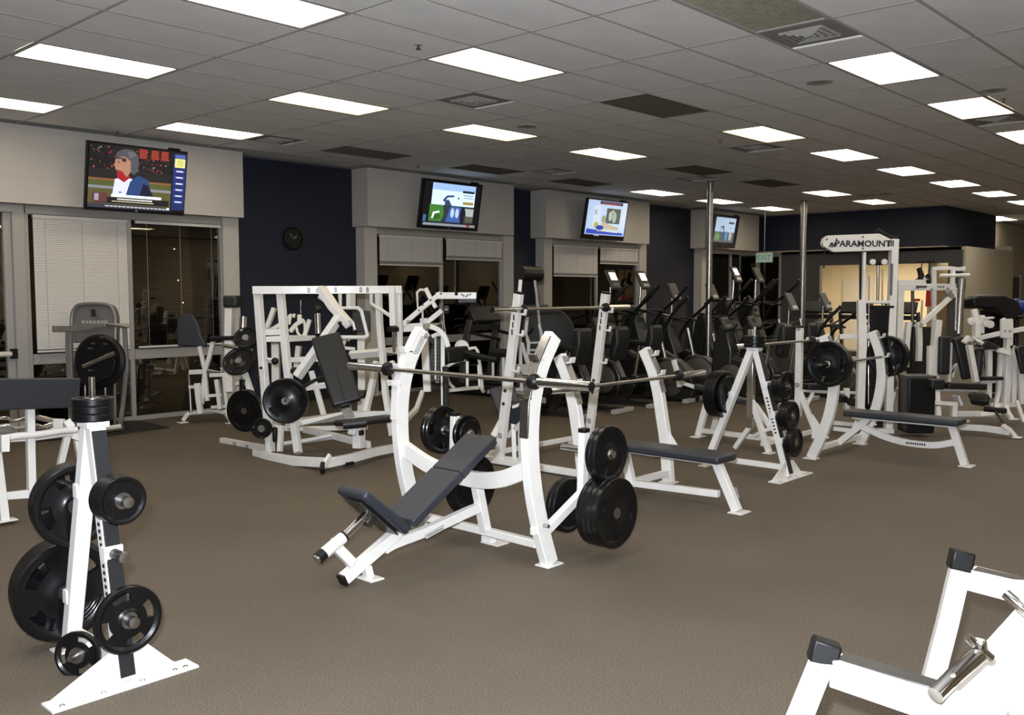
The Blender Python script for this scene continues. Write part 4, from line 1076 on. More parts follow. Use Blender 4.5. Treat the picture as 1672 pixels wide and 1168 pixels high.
t.bar('post', [(113, 535, 11.2), (113, 570, 11.2), (116, 640, 11.2), (119, 709, 11.1)], .07, .06, M5)
t.bar('post', [(203, 534, 11.5), (207, 600, 11.5), (201, 660, 11.5), (196, 697, 11.4)], .045, .05, M5)
t.bar('post', [(186, 560, 11.5), (187, 640, 11.5), (188, 700, 11.4)], .035, .04, M5)
t.bar('base_bar', [(116, 707, 11.1), (165, 703, 11.2), (200, 698, 11.4)], .06, .05, M5)
dc = W(163, 590, D=11.05); 
t.p('disc', MB().lathe(dc, -FW+V((-.1, .1, 0)), [(.10, -.05), (.30, -.05), (.32, -.02), (.32, .02), (.29, .045), (0, .045)], 40), BLACK)
t.p('lower_cover', MB().prism([(133, 600, 11.0), (137, 628, 11.0), (152, 630, 11.0), (185, 615, 11.0), (192, 590, 11.0), (180, 575, 11.0)], FW*.10), BLACK, .01)
t.tube('lever_bar', [(136, 599, 10.85), (187, 577, 10.85)], .026, CHROME)
t.p('weight_stack', MB().box(W(155, 665, D=11.4), (.40, .24, .62), Matrix.Rotation(YAW-PI/2, 3, 'Z')), BLACK, .006)
for a, b in (((139, 620, 11.2), (139, 700, 11.2)), ((172, 620, 11.2), (172, 700, 11.2))): t.tube('guide_rod', [a, b], .011, CHROME)
for x_, y_ in ((166, 551), (172, 562), (152, 561), (147, 569), (148, 605)): t.box('cover_mark', (x_, y_, 10.93), (.05, .01, .02), STEEL, Matrix.Rotation(YAW-PI/2, 3, 'Z'), bevel=0)

# ---------------------------------------------------------------- small white machine beside it
t = Thing('leg_machine', 'small white machine with a navy seat back, left of the tall plate loaded press', 'exercise machine', V((6.2, 11.2, 0)), n=DG)
A = 12.2
t.tube('side_hoop', [(312, 676, A), (310, 640, A), (308, 612, A), (314, 607, A), (340, 607, A)], .018, STEEL)
t.bar('base_bar', [(299, 687, A), (307, 676, A), (340, 673, A+.1), (367, 673, A), (378, 689, A-.1)], .05, .05)
for x_ in (298, 377): t.box('foot_plate', (x_, 690 if x_ < 300 else 691, A-.05), (.12, .12, .012))
t.bar('frame_tube', [(326, 566, A), (334, 601, A), (339, 655, A)], .05, .055)
t.bar('frame_tube', [(349, 553, A), (343, 580, A), (335, 605, A), (330, 660, A)], .05, .06)
t.bar('cross_bar', [(309, 608, A), (335, 607, A), (362, 604, A)], .06, .05)
t.bar('seat_arm', [(342, 613, A), (366, 612, A), (392, 617, A)], .05, .04)
t.bar('pad_block', [(322, 626, A-.1), (324, 650, A-.1), (328, 676, A-.1)], .06, .09)
t.bar('pad_block', [(354, 620, A), (357, 640, A), (360, 668, A)], .05, .10)
t.bar('cross_bar', [(308, 632, A), (330, 632, A)], .04, .05); t.bar('cross_bar', [(322, 648, A), (362, 645, A)], .04, .05)
t.bar('frame_tube', [(366, 610, A), (368, 640, A), (372, 672, A)], .04, .05)
t.bar('cover', [(376, 630, A+.1), (392, 625, A+.1)], .05, .13)
t.bar('lower_bar', [(345, 665, A+.1), (395, 662, A+.1)], .04, .06); t.bar('lower_bar', [(347, 674, A+.2), (398, 670, A+.2)], .04, .03)
t.p('seat_back', MB().prism([(291, 565, A+.2), (290, 540, A+.2), (292, 518, A+.2), (300, 512, A+.2), (316, 514, A+.2), (325, 530, A+.2), (330, 550, A+.2), (338, 562, A+.2), (337, 567, A+.2)], FW*.08), VINYL, .02, 3)
t.tube('grip', [(344, 555, A-.1), (383, 552, A-.2)], .028, VINYLK)

# ---------------------------------------------------------------- tall plate loaded press
t = Thing('plate_loaded_press', 'tall white plate loaded press with charcoal back pad and wheel at its front corner', 'exercise machine', V((5.7, 8.1, 0)), n=(.35, -.93, 0))
E1 = (.1, -.99, 0)
t.bar('base_rail', [(416, 740, 9.75), (440, 747, 9.5), (480, 753, 9.2), (532, 756, 8.85)], .06, .095)
t.bar('base_rail', [(532, 757, 8.85), (575, 748, 9.1), (612, 738, 9.5), (660, 729, 9.9)], .06, .085)
t.bar('base_rail', [(362, 720, 10.6), (400, 727, 10.3), (440, 734, 9.9)], .06, .075)
t.box('foot_plate', W(362, 726, D=10.6), (.14, .12, .012))
for a in ((422, 752, 9.7), (568, 757, 9.05)): t.box('rubber_foot', a, (.10, .08, .035), BLACK)
t.bar('wheel_fork', [(539, 743, 8.8), (531, 757, 8.75), (528, 764, 8.72)], .03, .05)
t.p('wheel', MB().lathe(W(527, 764, D=8.72)-V(DG)*.02, DG, [(.045, 0), (.058, .006), (.058, .034), (.045, .04)], 20), BLACK)
t.bar('inner_rail', [(462, 725, 10.1), (500, 720, 10.0), (545, 713, 10.0)], .04, .055); t.bar('inner_rail', [(497, 702, 10.5), (545, 712, 10.0), (603, 727, 9.6)], .05, .07)
t.bar('front_post', [(421, 476, 9.7), (430, 600, 9.7), (442, 738, 9.7)], .07, .075)
t.bar('front_post', [(458, 478, 9.75), (468, 590, 9.75), (480, 690, 9.75), (487, 740, 9.6)], .07, .07)
t.bar('short_post', [(459, 695, 9.65), (457, 738, 9.6)], .04, .06)
t.bar('top_beam', [(413, 474, 9.65), (540, 473.5, 9.75), (655, 473, 9.95)], .09, .082, n=(.35, -.93, 0))
t.p('slot_pad', MB().box(W(449, 710, D=9.62), (.05, .05, .16)), BLACK, .02, 3)
t.bar('press_arm', [(524, 470, 9.6), (545, 502, 9.55), (563, 522, 9.5), (572, 532, 9.5)], .07, [.13, .13, .12, .10])
t.bar('press_arm', [(555, 516, 9.5), (525, 560, 9.45), (485, 616, 9.4)], .07, .09)
t.bar('press_handle', [(570, 524, 9.45), (577, 530, 9.3), (580, 539, 9.3)], .025, .03)
t.bar('arm_gusset', [(520, 484, 9.7), (540, 498, 9.7), (548, 512, 9.7)], .03, .03)
t.p('pivot_bolt', MB().ball((555, 528, 9.4), .022), BLACK)
bn = V((.80, -.60, 0))
t.pad('back_pad', (531, 548, 9.35), (567, 660, 9.05), .29, .075, bn, VINYLK, bevel=.03)
t.bar('pad_seam', [(531, 549, 9.31), (564, 658, 9.01)], .004, .004, BLACK, n=bn)
t.bar('pad_post', [(563, 662, 9.1), (575, 694, 9.0)], .10, .03, CHROME, n=bn)
t.pad('seat', (561, 692, 8.8), (645, 682, 9.6), .25, .06, (.3, .2, .9) if 0 else (.62, -.5, 0), VINYLK, bevel=.025)
t.p('seat_roll', MB().tube([(560, 694, 8.75), (598, 690, 8.8)], .045, 14), VINYLK)
t.bar('seat_post', [(586, 695, 9.1), (586, 714, 9.1), (586, 732, 9.1)], .09, .10)
t.box('seat_pin', (590, 707, 8.98), (.05, .03, .05), BLACK); t.bar('seat_bracket', [(569, 703, 9.0), (582, 705, 9.0)], .06, .08)
t.bar('mid_beam', [(470, 694, 9.9), (495, 688, 9.8), (565, 679, 9.8), (638, 678, 9.9)], .06, .085)
t.bar('rear_post', [(652, 474, 9.95), (653, 560, 9.95), (655, 640, 9.95), (657, 722, 9.9)], .05, .05)
t.bar('weight_horn', [(641, 468, 9.9), (643, 533, 9.85)], .065, .07); t.box('horn_cap', (642, 538, 9.85), (.09, .09, .05), BLACK)
t.tube('chrome_tube', [(643, 540, 9.85), (644, 575, 9.9)], .02, CHROME)
t.bar('rear_brace', [(618, 478, 10.1), (620, 530, 10.1), (624, 575, 10.1), (627, 612, 10.0)], .055, .07)
t.bar('rear_leg', [(625, 575, 10.1), (629, 640, 10.0), (641, 712, 9.9)], .055, .07); t.bar('rear_leg', [(615, 590, 10.3), (605, 640, 10.3), (597, 676, 10.2)], .055, .07)
t.tube('cranked_tube', [(606, 478, 10.0), (606, 496, 10.0), (622, 506, 10.0), (640, 518, 10.0)], .02)
t.bar('hanger_plate', [(573, 479, 10.2), (573, 503, 10.2)], .05, .12)
t.tube('frame_loop', [(555, 478, 10.0), (556, 503, 10.0), (584, 503, 10.0), (590, 508, 10.0), (600, 548, 10.0), (596, 551, 10.0), (553, 551, 10.0)], .022, curve=0)
t.bar('shelf_beam', [(572, 580, 10.4), (620, 576, 10.3), (655, 572, 10.1)], .05, .09)
t.bar('rail_bracket', [(566, 690, 10), (560, 640, 10.4), (545, 600, 10.5)], .05, .06)
t.bar('side_frame', [(655, 700, 9.7), (649, 640, 9.9), (640, 590, 10.0)], .05, .06)
t.bar('ladder_bar', [(430, 543, 9.75), (462, 542, 9.75)], .05, .06); t.bar('ladder_bar', [(432, 554, 9.75), (470, 553, 9.75), (512, 552, 10.2)], .05, .055)
for a in ((449, 590, 9.5), (480, 606, 9.45)): t.p('rubber_stop', MB().ball(a, .038), BLACK)
t.bar('stop_arm', [(436, 588, 9.6), (447, 590, 9.55)], .03, .05); t.bar('stop_arm', [(470, 588, 9.9), (520, 586, 9.9), (524, 596, 9.8)], .04, .05)
t.tube('foot_lever', [(495, 632, 9.4), (512, 622, 9.4), (530, 614, 9.4)], .017, BLACK)
t.bar('lever_frame', [(508, 606, 9.9), (518, 640, 9.9), (532, 690, 9.9)], .045, .05); t.bar('lever_frame', [(495, 634, 9.9), (540, 628, 9.9)], .05, .055)
for a in ((504, 474), (518, 474), (527, 473.5), (548, 473.5), (589, 473.5), (600, 473.5)):
    logo(t, W(a[0], a[1], D=9.62)+V((0, -.0, 0)), (.93, .35, 0), Z, .05)
for z_ in ((383, 725, 10.35), (403, 730, 10.2)): logo(t, W(z_[0], z_[1], D=z_[2]-.06), (.3, -.95, 0), Z, .04)
t.p('holes', MB().ball((421, 616, 9.63), .02).ball((426, 601, 9.63), .016).ball((415, 632, 9.63), .012), BLACK)
t.tube('lower_peg', [(455, 655, 9.45), (470, 654, 9.2)], .024, CHROME)
GP = 'plates on the tall press'
pa = V((-.70, -.71, 0))
stack((466, 655, 9.25), pa, [BIG, BIG], 'front horn of the tall press, beside its pad', GP)
stack((400, 671, 9.9), V((-.92, -.38, 0)), [BIG, BIG, MED], 'left horn of the tall press', GP)
stack((427, 700, 9.6), V((-.72, -.69, 0)), [TIN, TIN], 'low left horn of the tall press', GP)
t.tube('lower_peg', [(412, 697, 9.6), (430, 700, 9.65)], .018, CHROME)
t.bar('left_upright', [(378, 560, 10.4), (396, 600, 10.3), (420, 670, 10.1)], .05, .07)
t.bar('horn_arm', [(396, 650, 10.2), (396, 620, 10.2)], .05, .05, BLACK)
t.tube('grip', [(344, 553, 10.6), (380, 552, 10.4)], .026, VINYLK); t.tube('horn', [(364, 564, 10.2), (412, 572, 10.4)], .022, STEEL)
stack((401, 552, 10.35), V((-.62, -.55, .55)), [SML, SML], 'upper left horn of the tall press, upper pair', GP)
stack((390, 590, 10.2), V((-.62, -.45, .60)), [MED, SML], 'upper left horn of the tall press, lower pair', GP)

# ---------------------------------------------------------------- machine with a head pad further back
t = Thing('plate_loaded_row', 'white plate loaded machine with a black head pad, seen through the tall press', 'exercise machine', V((7.3, 10.2, 0)), n=DG)
B = 11.6
t.box('head_pad', (379, 492.5, B), (.18, .2, .15), VINYLK, Matrix.Rotation(YAW-PI/2, 3, 'Z'), .03, seg=3)
t.bar('mast', [(375, 504, B), (374, 550, B), (376, 640, B)], .09, .12)
t.tube('chrome_post', [(397, 517, B-.1), (396, 545, B-.1)], .05, CHROME, n=16)
t.bar('curved_arm', [(434, 540, B), (442, 520, B), (448, 503, B)], .05, .10); t.bar('curved_arm', [(438, 542, B), (462, 528, B)], .05, .07)
t.bar('curved_arm', [(474, 542, B), (484, 530, B), (497, 523, B)], .05, .06, curve=3)
t.bar('curved_arm', [(471, 530, B), (474, 516, B), (482, 516, B)], .05, .03, curve=3)
t.bar('curved_arm', [(497, 550, B), (502, 535, B), (506, 522, B)], .05, .06)
t.bar('curved_arm', [(484, 534, B), (487, 545, B), (494, 549, B), (498, 540, B), (497, 524, B)], .03, .03, curve=3)
t.tube('post', [(489, 514, B), (489, 525, B)], .03); t.tube('thin_rod', [(491, 490, B), (491, 514, B)], .006, CHROME)
t.tube('chrome_post', [(518.5, 512, B), (520, 545, B)], .042, CHROME, n=16)
t.p('ball_grip', MB().ball((519, 504, B), .05), VINYLK)
t.bar('table', [(431, 553, B), (470, 553, B), (512, 551, B)], .30, .04, n=FW)
t.bar('column', [(450, 556, B), (451, 640, B), (452, 700, B)], .09, .09); t.bar('column', [(488, 565, B), (484, 600, B)], .06, .10)
t.bar('column', [(590, 552, B), (591, 620, B), (590, 690, B)], .09, .09)
t.bar('arm', [(560, 565, B), (566, 550, B), (571, 556, B)], .04, .05); t.bar('arm', [(557, 568, B), (580, 570, B)], .04, .03)
t.box('panel', (545, 600, B), (.28, .05, .25), R=Matrix.Rotation(YAW-PI/2, 3, 'Z'))
t.bar('base', [(430, 700, 11.0), (520, 700, 11.3), (600, 698, 11.5)], .06, .06)
t.p('seat', MB().box(W(575, 644, D=11.2), (.34, .3, .08), Matrix.Rotation(YAW-PI/2, 3, 'Z')), VINYLK, .025, 3)
t.bar('bracket', [(540, 640, B), (560, 636, B)], .05, .09)
t.box('back_panel', (590, 525, B+.2), (.22, .04, .27), CARDIO, Matrix.Rotation(YAW-PI/2, 3, 'Z'))

# ---------------------------------------------------------------- overhead arm machine with lettered beam
t = Thing('pulldown_machine', 'white overhead arm machine with a lettered beam pointing right, below the second television', 'exercise machine', V((8.3, 8.8, 0)), n=DG)
B = 11.3
t.bar('head_beam', [(712, 483, B), (745, 483, B), (778, 483, B)], .08, .118)
t.bar('beam_liner', [(748, 491.5, B-.03), (778, 491, B-.03)], .05, .02, BLACK)
t.bar('diagonal_arm', [(656, 532, B), (690, 503, B), (720, 479, B)], .06, .085)
t.bar('diagonal_arm', [(696, 528, B+.1), (722, 507, B+.1)], .06, .09)
t.bar('pulley_plate', [(695, 471, B), (703, 487, B), (712, 503, B)], .05, .11)
t.p('pulley', MB().lathe(W(729, 506, D=B-.1)-V(DG)*.03, DG, [(.04, 0), (.05, .01), (.05, .05), (.04, .06)], 18), DSTEEL)
t.bar('chain', [(724, 512, B), (725, 530, B), (729, 552, B)], .02, .03, DSTEEL)
t.bar('post', [(692, 520, B+.1), (695, 580, B+.1), (698, 640, B+.1)], .09, .11)
t.tube('hoop', [(690, 532, B), (690, 500, B), (682, 503, B), (681, 478, B), (686, 473, B), (692, 474, B)], .016)
t.bar('table_bar', [(654, 536, B), (690, 534, B), (723, 533, B)], .10, .03)
t.bar('curved_arm', [(702, 533, B-.1), (716, 539, B-.1), (726, 550, B-.1), (732, 567, B-.1)], .06, .06, curve=4)
t.bar('curved_arm', [(705, 550, B), (714, 546, B), (724, 545, B)], .05, .06)
t.bar('rear_post', [(723, 545, B), (723, 600, B), (724, 690, B)], .05, .03); t.bar('guide', [(711, 548, B), (711, 620, B)], .02, .02)
t.p('weight_stack', MB().box(W(711, 592, D=B+.25), (.13, .2, .62), Matrix.Rotation(YAW-PI/2, 3, 'Z')), BLACK, .004)
mk = MB()
for k in range(11): mk.box(W(711, 560+6*k, D=B+.13), (.14, .01, .004), Matrix.Rotation(YAW-PI/2, 3, 'Z'))
t.p('stack_plates', mk, DSTEEL, smooth=0)
t.tube('stack_pin', [(712, 605, B), (712, 625, B), (716, 625, B), (716, 605, B)], .008, CHROME)
t.box('emblem_pin', (745, 479.5, B-.07), (.04, .02, .045), BLACK); 
mk = MB()
for k, (a, b) in enumerate(((754, 481), (757, 483), (761, 484), (764, 482), (768, 481))): mk.box(W(a, b, D=B-.06), (.016, .01, .022), Matrix.Rotation(YAW-PI/2, 3, 'Z'))
t.p('printed_marks', mk, DECAL, smooth=0)
logo(t, W(667, 526, D=B-.1), DG, Z, .045)
for a in ((690, 498), (703, 490), (684, 507), (720, 480)): t.p('bolt', MB().ball((a[0], a[1], B-.06), .012, 8), DSTEEL)
t.tube('black_column', [(727, 600, 9.2), (728, 640, 9.1), (728, 672, 9.0)], .03, SATIN)
t.bar('base', [(690, 640, B+.1), (680, 668, B-.2), (650, 700, B-.8)], .05, .06); t.bar('base', [(724, 690, B), (712, 700, B-.3)], .05, .05)

# ---------------------------------------------------------------- leg curl machine beyond the barbell
t = Thing('leg_curl_machine', 'white machine with a black padded box and long roller, under the window rail', 'exercise machine', V((9.4, 9.0, 0)), n=DG)
B = 12.8
t.pad('thigh_pad', (725, 581, B-.2), (760, 578, B+.1), .16, .22, FW, VINYLK, bevel=.03)
t.p('roller', MB().tube([(760, 576, B), (785, 583, B-.1), (812, 588, B-.2)], .045, 14), VINYLK)
t.p('cam_wheel', MB().lathe(W(754, 567, D=B+.15), -FW, [(.10, 0), (.10, .03), (.07, .035), (0, .03)], 28), WHITE)
t.tube('frame_loop', [(765, 570, B), (776, 568, B), (780, 574, B), (784, 600, B), (788, 637, B)], .024)
t.bar('post', [(763, 590, B), (763, 632, B)], .04, .04); t.bar('lever', [(727, 600, B-.1), (742, 592, B-.1), (760, 588, B)], .04, .03)
t.bar('post', [(781, 596, B), (783, 636, B)], .03, .03)
t.bar('base_bar', [(731, 638, B), (760, 635, B), (784, 633, B), (790, 640, B-.1)], .05, .04); t.bar('curved_leg', [(729, 610, B), (734, 626, B), (742, 634, B)], .04, .03, curve=3)
t = Thing('roller_machine', 'dark machine with a black foot roller left of the squat rack post', 'exercise machine', V((10.2, 8.7, 0)), n=DG)
t.p('roller', MB().tube([(803, 576, 13), (832, 577, 12.8)], .06, 16), VINYLK)
t.bar('stem', [(805, 584, 13), (805, 620, 13)], .04, .04, TAN if 0 else GREY); t.bar('base', [(795, 640, 12.9), (850, 636, 12.9)], .06, .06, GREY)
t.bar('stem', [(822, 580, 13), (822, 636, 13)], .05, .05, GREY)

# ---------------------------------------------------------------- grey and white machine with black box behind the rack
t = Thing('abdominal_machine', 'pale grey machine topped by a black box pad, behind the high racked bar', 'exercise machine', V((10.3, 7.9, 0)), n=DG)
B = 12.6; LG = mat('pale_grey_paint', (.36, .35, .33), .4)
t.p('top_pad', MB().tube([(848, 446, B), (879, 448, B+.3)], .105, 16), VINYLK)
t.bar('mast', [(850, 457, B), (848, 480, B), (846, 500, B)], .05, .05, WHITE); t.tube('rod', [(873, 458, B), (876, 480, B), (882, 540, B), (884, 560, B)], .018, LG)
t.bar('cam_plate', [(880, 530, B), (884, 545, B), (886, 555, B)], .04, .09, LG)
t.bar('post', [(861, 518, B), (858, 545, B), (863, 560, B), (862, 600, B)], .05, .055, LG)
t.bar('post', [(849, 545, B), (850, 590, B), (852, 640, B)], .05, .06, LG); t.bar('post', [(852, 560, B), (860, 590, B), (868, 610, B)], .05, .05, LG)
for y_ in (560, 572, 592): t.bar('rung', [(862, y_, B), (884, y_-.5, B)], .03, .03, LG)
t.box('base_panel', (862, 608, B), (.36, .1, .22), LG, Matrix.Rotation(YAW-PI/2, 3, 'Z'))
t.bar('base', [(848, 650, B-.2), (890, 655, B)], .06, .08, LG)
t.p('round_cover', MB().lathe(W(892, 548, D=B+.3), -FW, [(.36, 0), (.40, .03), (.38, .12), (.2, .16), (0, .16)], 36), SATIN)
t.p('cover', MB().prism([(868, 520, B+.4), (905, 512, B+.4), (930, 530, B+.4), (935, 600, B+.4), (915, 650, B+.4), (870, 640, B+.4)], FW*.3), BLACK, .03, 3)
for x_, y_ in ((909, 528), (922, 540)):
    t.p('shield_badge', MB().prism([(x_-5, y_-4, B+.2), (x_+5, y_-4, B+.2), (x_+4, y_+2, B+.2), (x_, y_+6, B+.2), (x_-4, y_+2, B+.2)], FW*.02), VENT, .002)
    t.p('badge_centre', MB().ball((x_, y_, B+.18), .02, 10), BLACK)

# ================================================================== CARDIO MACHINES
def elliptical(px, py, D, yaw, label, arms=True, screen=True, s_=1.0, body=CARDIO, hy=455):
    """built round its foot point; local x forward"""
    o = V((px, py, 0)) if D == 0 else W(px, py, D=D); o.z = 0
    t = Thing('elliptical_trainer', label, 'elliptical trainer', o, 'cardio machines')
    f = V((math.cos(yaw), math.sin(yaw), 0)); l = V((-f.y, f.x, 0))
    P = lambda a, b, z: o+f*a*s_+l*b*s_+Z*z*s_
    t.n = l
    # rear drum housing, front column, console, fixed grips, swing arms, pedals, rails
    prof = [(-.95, .02), (-1.0, .18), (-.92, .42), (-.70, .58), (-.45, .60), (-.30, .45), (-.22, .2), (-.2, .02)]
    t.p('drum_housing', MB().prism([P(a, 0, z) for a, z in prof], l*.24*s_), body, .03, 3)
    t.p('side_disc', MB().lathe(P(-.62, -.13, .32), -l, [(.24*s_, 0), (.25*s_, .02), (.20*s_, .05), (0, .05)], 28), CARDIO2)
    t.p('side_disc', MB().lathe(P(-.62, .13, .32), l, [(.24*s_, 0), (.25*s_, .02), (.20*s_, .05), (0, .05)], 28), CARDIO2)
    t.bar('base_rail', [P(-1.0, 0, .05), P(.75, 0, .05)], .12*s_, .07*s_, body, n=l)
    t.bar('front_foot', [P(.70, -.32, .035), P(.70, .32, .035)], .09, .06, CARDIO2, n=f)
    t.bar('rear_foot', [P(-.95, -.30, .035), P(-.95, .30, .035)], .09, .06, VENT, n=f)
    t.bar('column', [P(.62, 0, .05), P(.50, 0, .6), P(.42, 0, 1.15)], .11*s_, [.20*s_, .15*s_, .09*s_], body, n=l, curve=4, bevel=.02)
    t.p('front_shroud', MB().prism([P(a, 0, z) for a, z in ((.12, .08), (.20, .55), (.34, .95), (.44, 1.28), (.56, 1.34), (.66, 1.10), (.72, .70), (.80, .30), (.80, .08))], l*.30*s_), body, .05, 3)
    t.p('motor_cover', MB().prism([P(a, 0, z) for a, z in ((-.30, .06), (-.34, .30), (-.20, .56), (.10, .70), (.30, .60), (.30, .06))], l*.20*s_), BLACK, .04, 3)
    t.tube('console_post', [P(.42, 0, 1.1), P(.40, 0, 1.62)], .022, CHROME)
    R = Matrix((l, -f, Z)).transposed() @ Matrix.Rotation(.45, 3, 'X')
    c = P(.36, 0, 1.70)
    t.p('console', MB().box(c, (.30, .05, .34), R), CARDIO2, .02, 3)
    nn = R @ V((0, 1, 0)); 
    if screen: t.p('console_screen', MB().box(c+nn*.027+R@V((0, 0, .05)), (.20, .004, .14), R), emis((.95, .82, .66), 1.3), smooth=0)
    t.p('keypad', MB().box(c+nn*.027-R@V((0, 0, .10)), (.20, .006, .06), R), STEEL, .004)
    t.tube('bright_strut', [P(-.42, -.17, .52), P(-.30, -.17, .98)], .030, CHROME, n=14)
    for sg in (-1, 1):
        t.tube('fixed_grip', [P(.42, .05*sg, 1.2), P(.30, .20*sg, 1.25), P(.10, .22*sg, 1.22), P(.02, .16*sg, 1.20)], .020, VINYLK, curve=3)
        if arms:
            t.tube('swing_arm', [P(.45, .30*sg, .35), P(.42, .30*sg, .8), P(.30+.05*sg, .29*sg, 1.15), P(.05+.12*sg, .27*sg, 1.42), P(-.12+.12*sg, .25*sg, 1.60)], .026, BLACK, curve=3)
            t.tube('arm_grip', [P(.0+.12*sg, .26*sg, 1.47), P(-.14+.12*sg, .25*sg, 1.62)], .030, VINYLK)
        t.bar('pedal_rail', [P(.47, .24*sg, .30-.06*sg), P(-.55, .20*sg, .30+.08*sg)], .05, .05, STEEL, n=l)
        t.p('pedal', MB().box(P(-.02, .20*sg, .34), (.36*s_, .15*s_, .05), Matrix.Rotation(yaw, 3, 'Z')), BLACK, .015, 3)
    return t
def bike(px, py, D, yaw, label, s_=1.0, body=CARDIO, recline=False):
    o = V((px, py, 0)) if D == 0 else W(px, py, D=D); o.z = 0
    t = Thing('exercise_bike', label, 'exercise bike', o, 'cardio machines')
    f = V((math.cos(yaw), math.sin(yaw), 0)); l = V((-f.y, f.x, 0)); t.n = l
    P = lambda a, b, z: o+f*a*s_+l*b*s_+Z*z*s_
    t.p('shroud', MB().prism([P(a, 0, z) for a, z in ((.05, .10), (.0, .42), (.12, .66), (.35, .74), (.55, .62), (.62, .38), (.56, .10))], l*.20), body, .04, 3)
    for sg in (-1, 1):
        t.p('crank_disc', MB().lathe(P(.30, .10*sg, .38), l*sg, [(.20, 0), (.21, .015), (.17, .035), (0, .035)], 28), CARDIO2)
        t.bar('crank', [P(.30, .15*sg, .38), P(.30+.12*sg, .15*sg, .38-.1*sg)], .02, .03, STEEL)
        t.p('pedal', MB().box(P(.30+.13*sg, .20*sg, .38-.11*sg), (.11, .09, .03)), BLACK, .006)
        t.tube('handlebar', [P(.42, 0, 1.08), P(.38, .16*sg, 1.10), P(.22, .22*sg, 1.14), P(.15, .22*sg, 1.22)], .018, VINYLK, curve=3)
    t.bar('base_rail', [P(-.55, 0, .05), P(.65, 0, .05)], .10, .06, body)
    t.bar('rear_foot', [P(-.55, -.26, .035), P(-.55, .26, .035)], .08, .06, VENT, n=f); t.bar('front_foot', [P(.62, -.26, .035), P(.62, .26, .035)], .08, .06, CARDIO2, n=f)
    t.p('front_shroud', MB().prism([P(a, 0, z) for a, z in ((.30, .3), (.28, .80), (.38, 1.18), (.50, 1.20), (.60, .90), (.64, .40))], l*.22), body, .04, 3)
    t.p('seat_back', MB().prism([P(-.50, 0, .72), P(-.58, 0, 1.02), (P(-.56, 0, 1.22)), P(-.48, 0, 1.22), P(-.44, 0, 1.0), P(-.40, 0, .78)], l*.34), VINYLK, .04, 3)
    t.bar('handle_column', [P(.38, 0, .65), P(.44, 0, 1.10)], .07, .09, body)
    t.tube('seat_post', [P(-.16, 0, .30), P(-.26, 0, .92)], .028, CHROME, n=14); t.bar('seat_tube', [P(-.02, 0, .10), P(-.20, 0, .45)], .08, .10, body)
    t.p('saddle', MB().prism([P(-.46, -.12, .95), P(-.46, .12, .95), P(-.28, .10, .95), P(-.06, .03, .95), P(-.06, -.03, .95), P(-.28, -.10, .95)], Z*.07), VINYLK, .025, 3)
    R = Matrix((l, -f, Z)).transposed() @ Matrix.Rotation(.5, 3, 'X')
    t.p('console', MB().box(P(.44, 0, 1.22), (.24, .06, .20), R), CARDIO2, .02, 3)
    t.p('console_screen', MB().box(P(.44, 0, 1.22)+R@V((0, .033, .01)), (.15, .004, .09), R), SATIN, smooth=0)
    return t
# machines all face the televisions on the window wall
ya = 1.68
bike(9.75, 8.25, 0, ya, 'dark exercise bike just behind the right post of the squat rack')
bike(10.6, 8.25, 0, ya, 'second dark exercise bike from the squat rack post')
bike(11.45, 8.25, 0, ya, 'third dark exercise bike from the squat rack post, left of the lit consoles')
elliptical(12.35, 8.7, 0, ya, 'elliptical trainer with brightly lit console against the navy wall', s_=1.12)
elliptical(13.2, 8.7, 0, ya, 'elliptical trainer with dimmer console just left of the nearer steel pole', s_=1.12)
elliptical(14.1, 8.7, 0, ya, 'dark unlit trainer touching the nearer steel pole on its left', screen=False, s_=1.0)
elliptical(15.4, 8.7, 0, ya, 'dark unlit trainer just right of the nearer steel pole', screen=False, s_=1.0)
elliptical(16.4, 8.7, 0, ya, 'elliptical trainer with bright console in front of the slate column', s_=1.2)
elliptical(17.3, 8.7, 0, ya, 'elliptical trainer with dark console left of the lettered cable tower', s_=1.2, screen=False)
elliptical(14.55, 6.75, 0, ya, 'grey shrouded trainer between the two far bar posts', screen=False, arms=False, s_=.9, body=CARDIO2)
elliptical(15.75, 6.7, 0, ya, 'grey shrouded trainer just left of the lettered cable tower', screen=False, arms=True, s_=.9, body=CARDIO2)
bike(12.9, 6.9, 0, ya, 'dark exercise bike behind the far plate tree')
bike(13.75, 6.9, 0, ya, 'dark exercise bike behind the silver bar post')

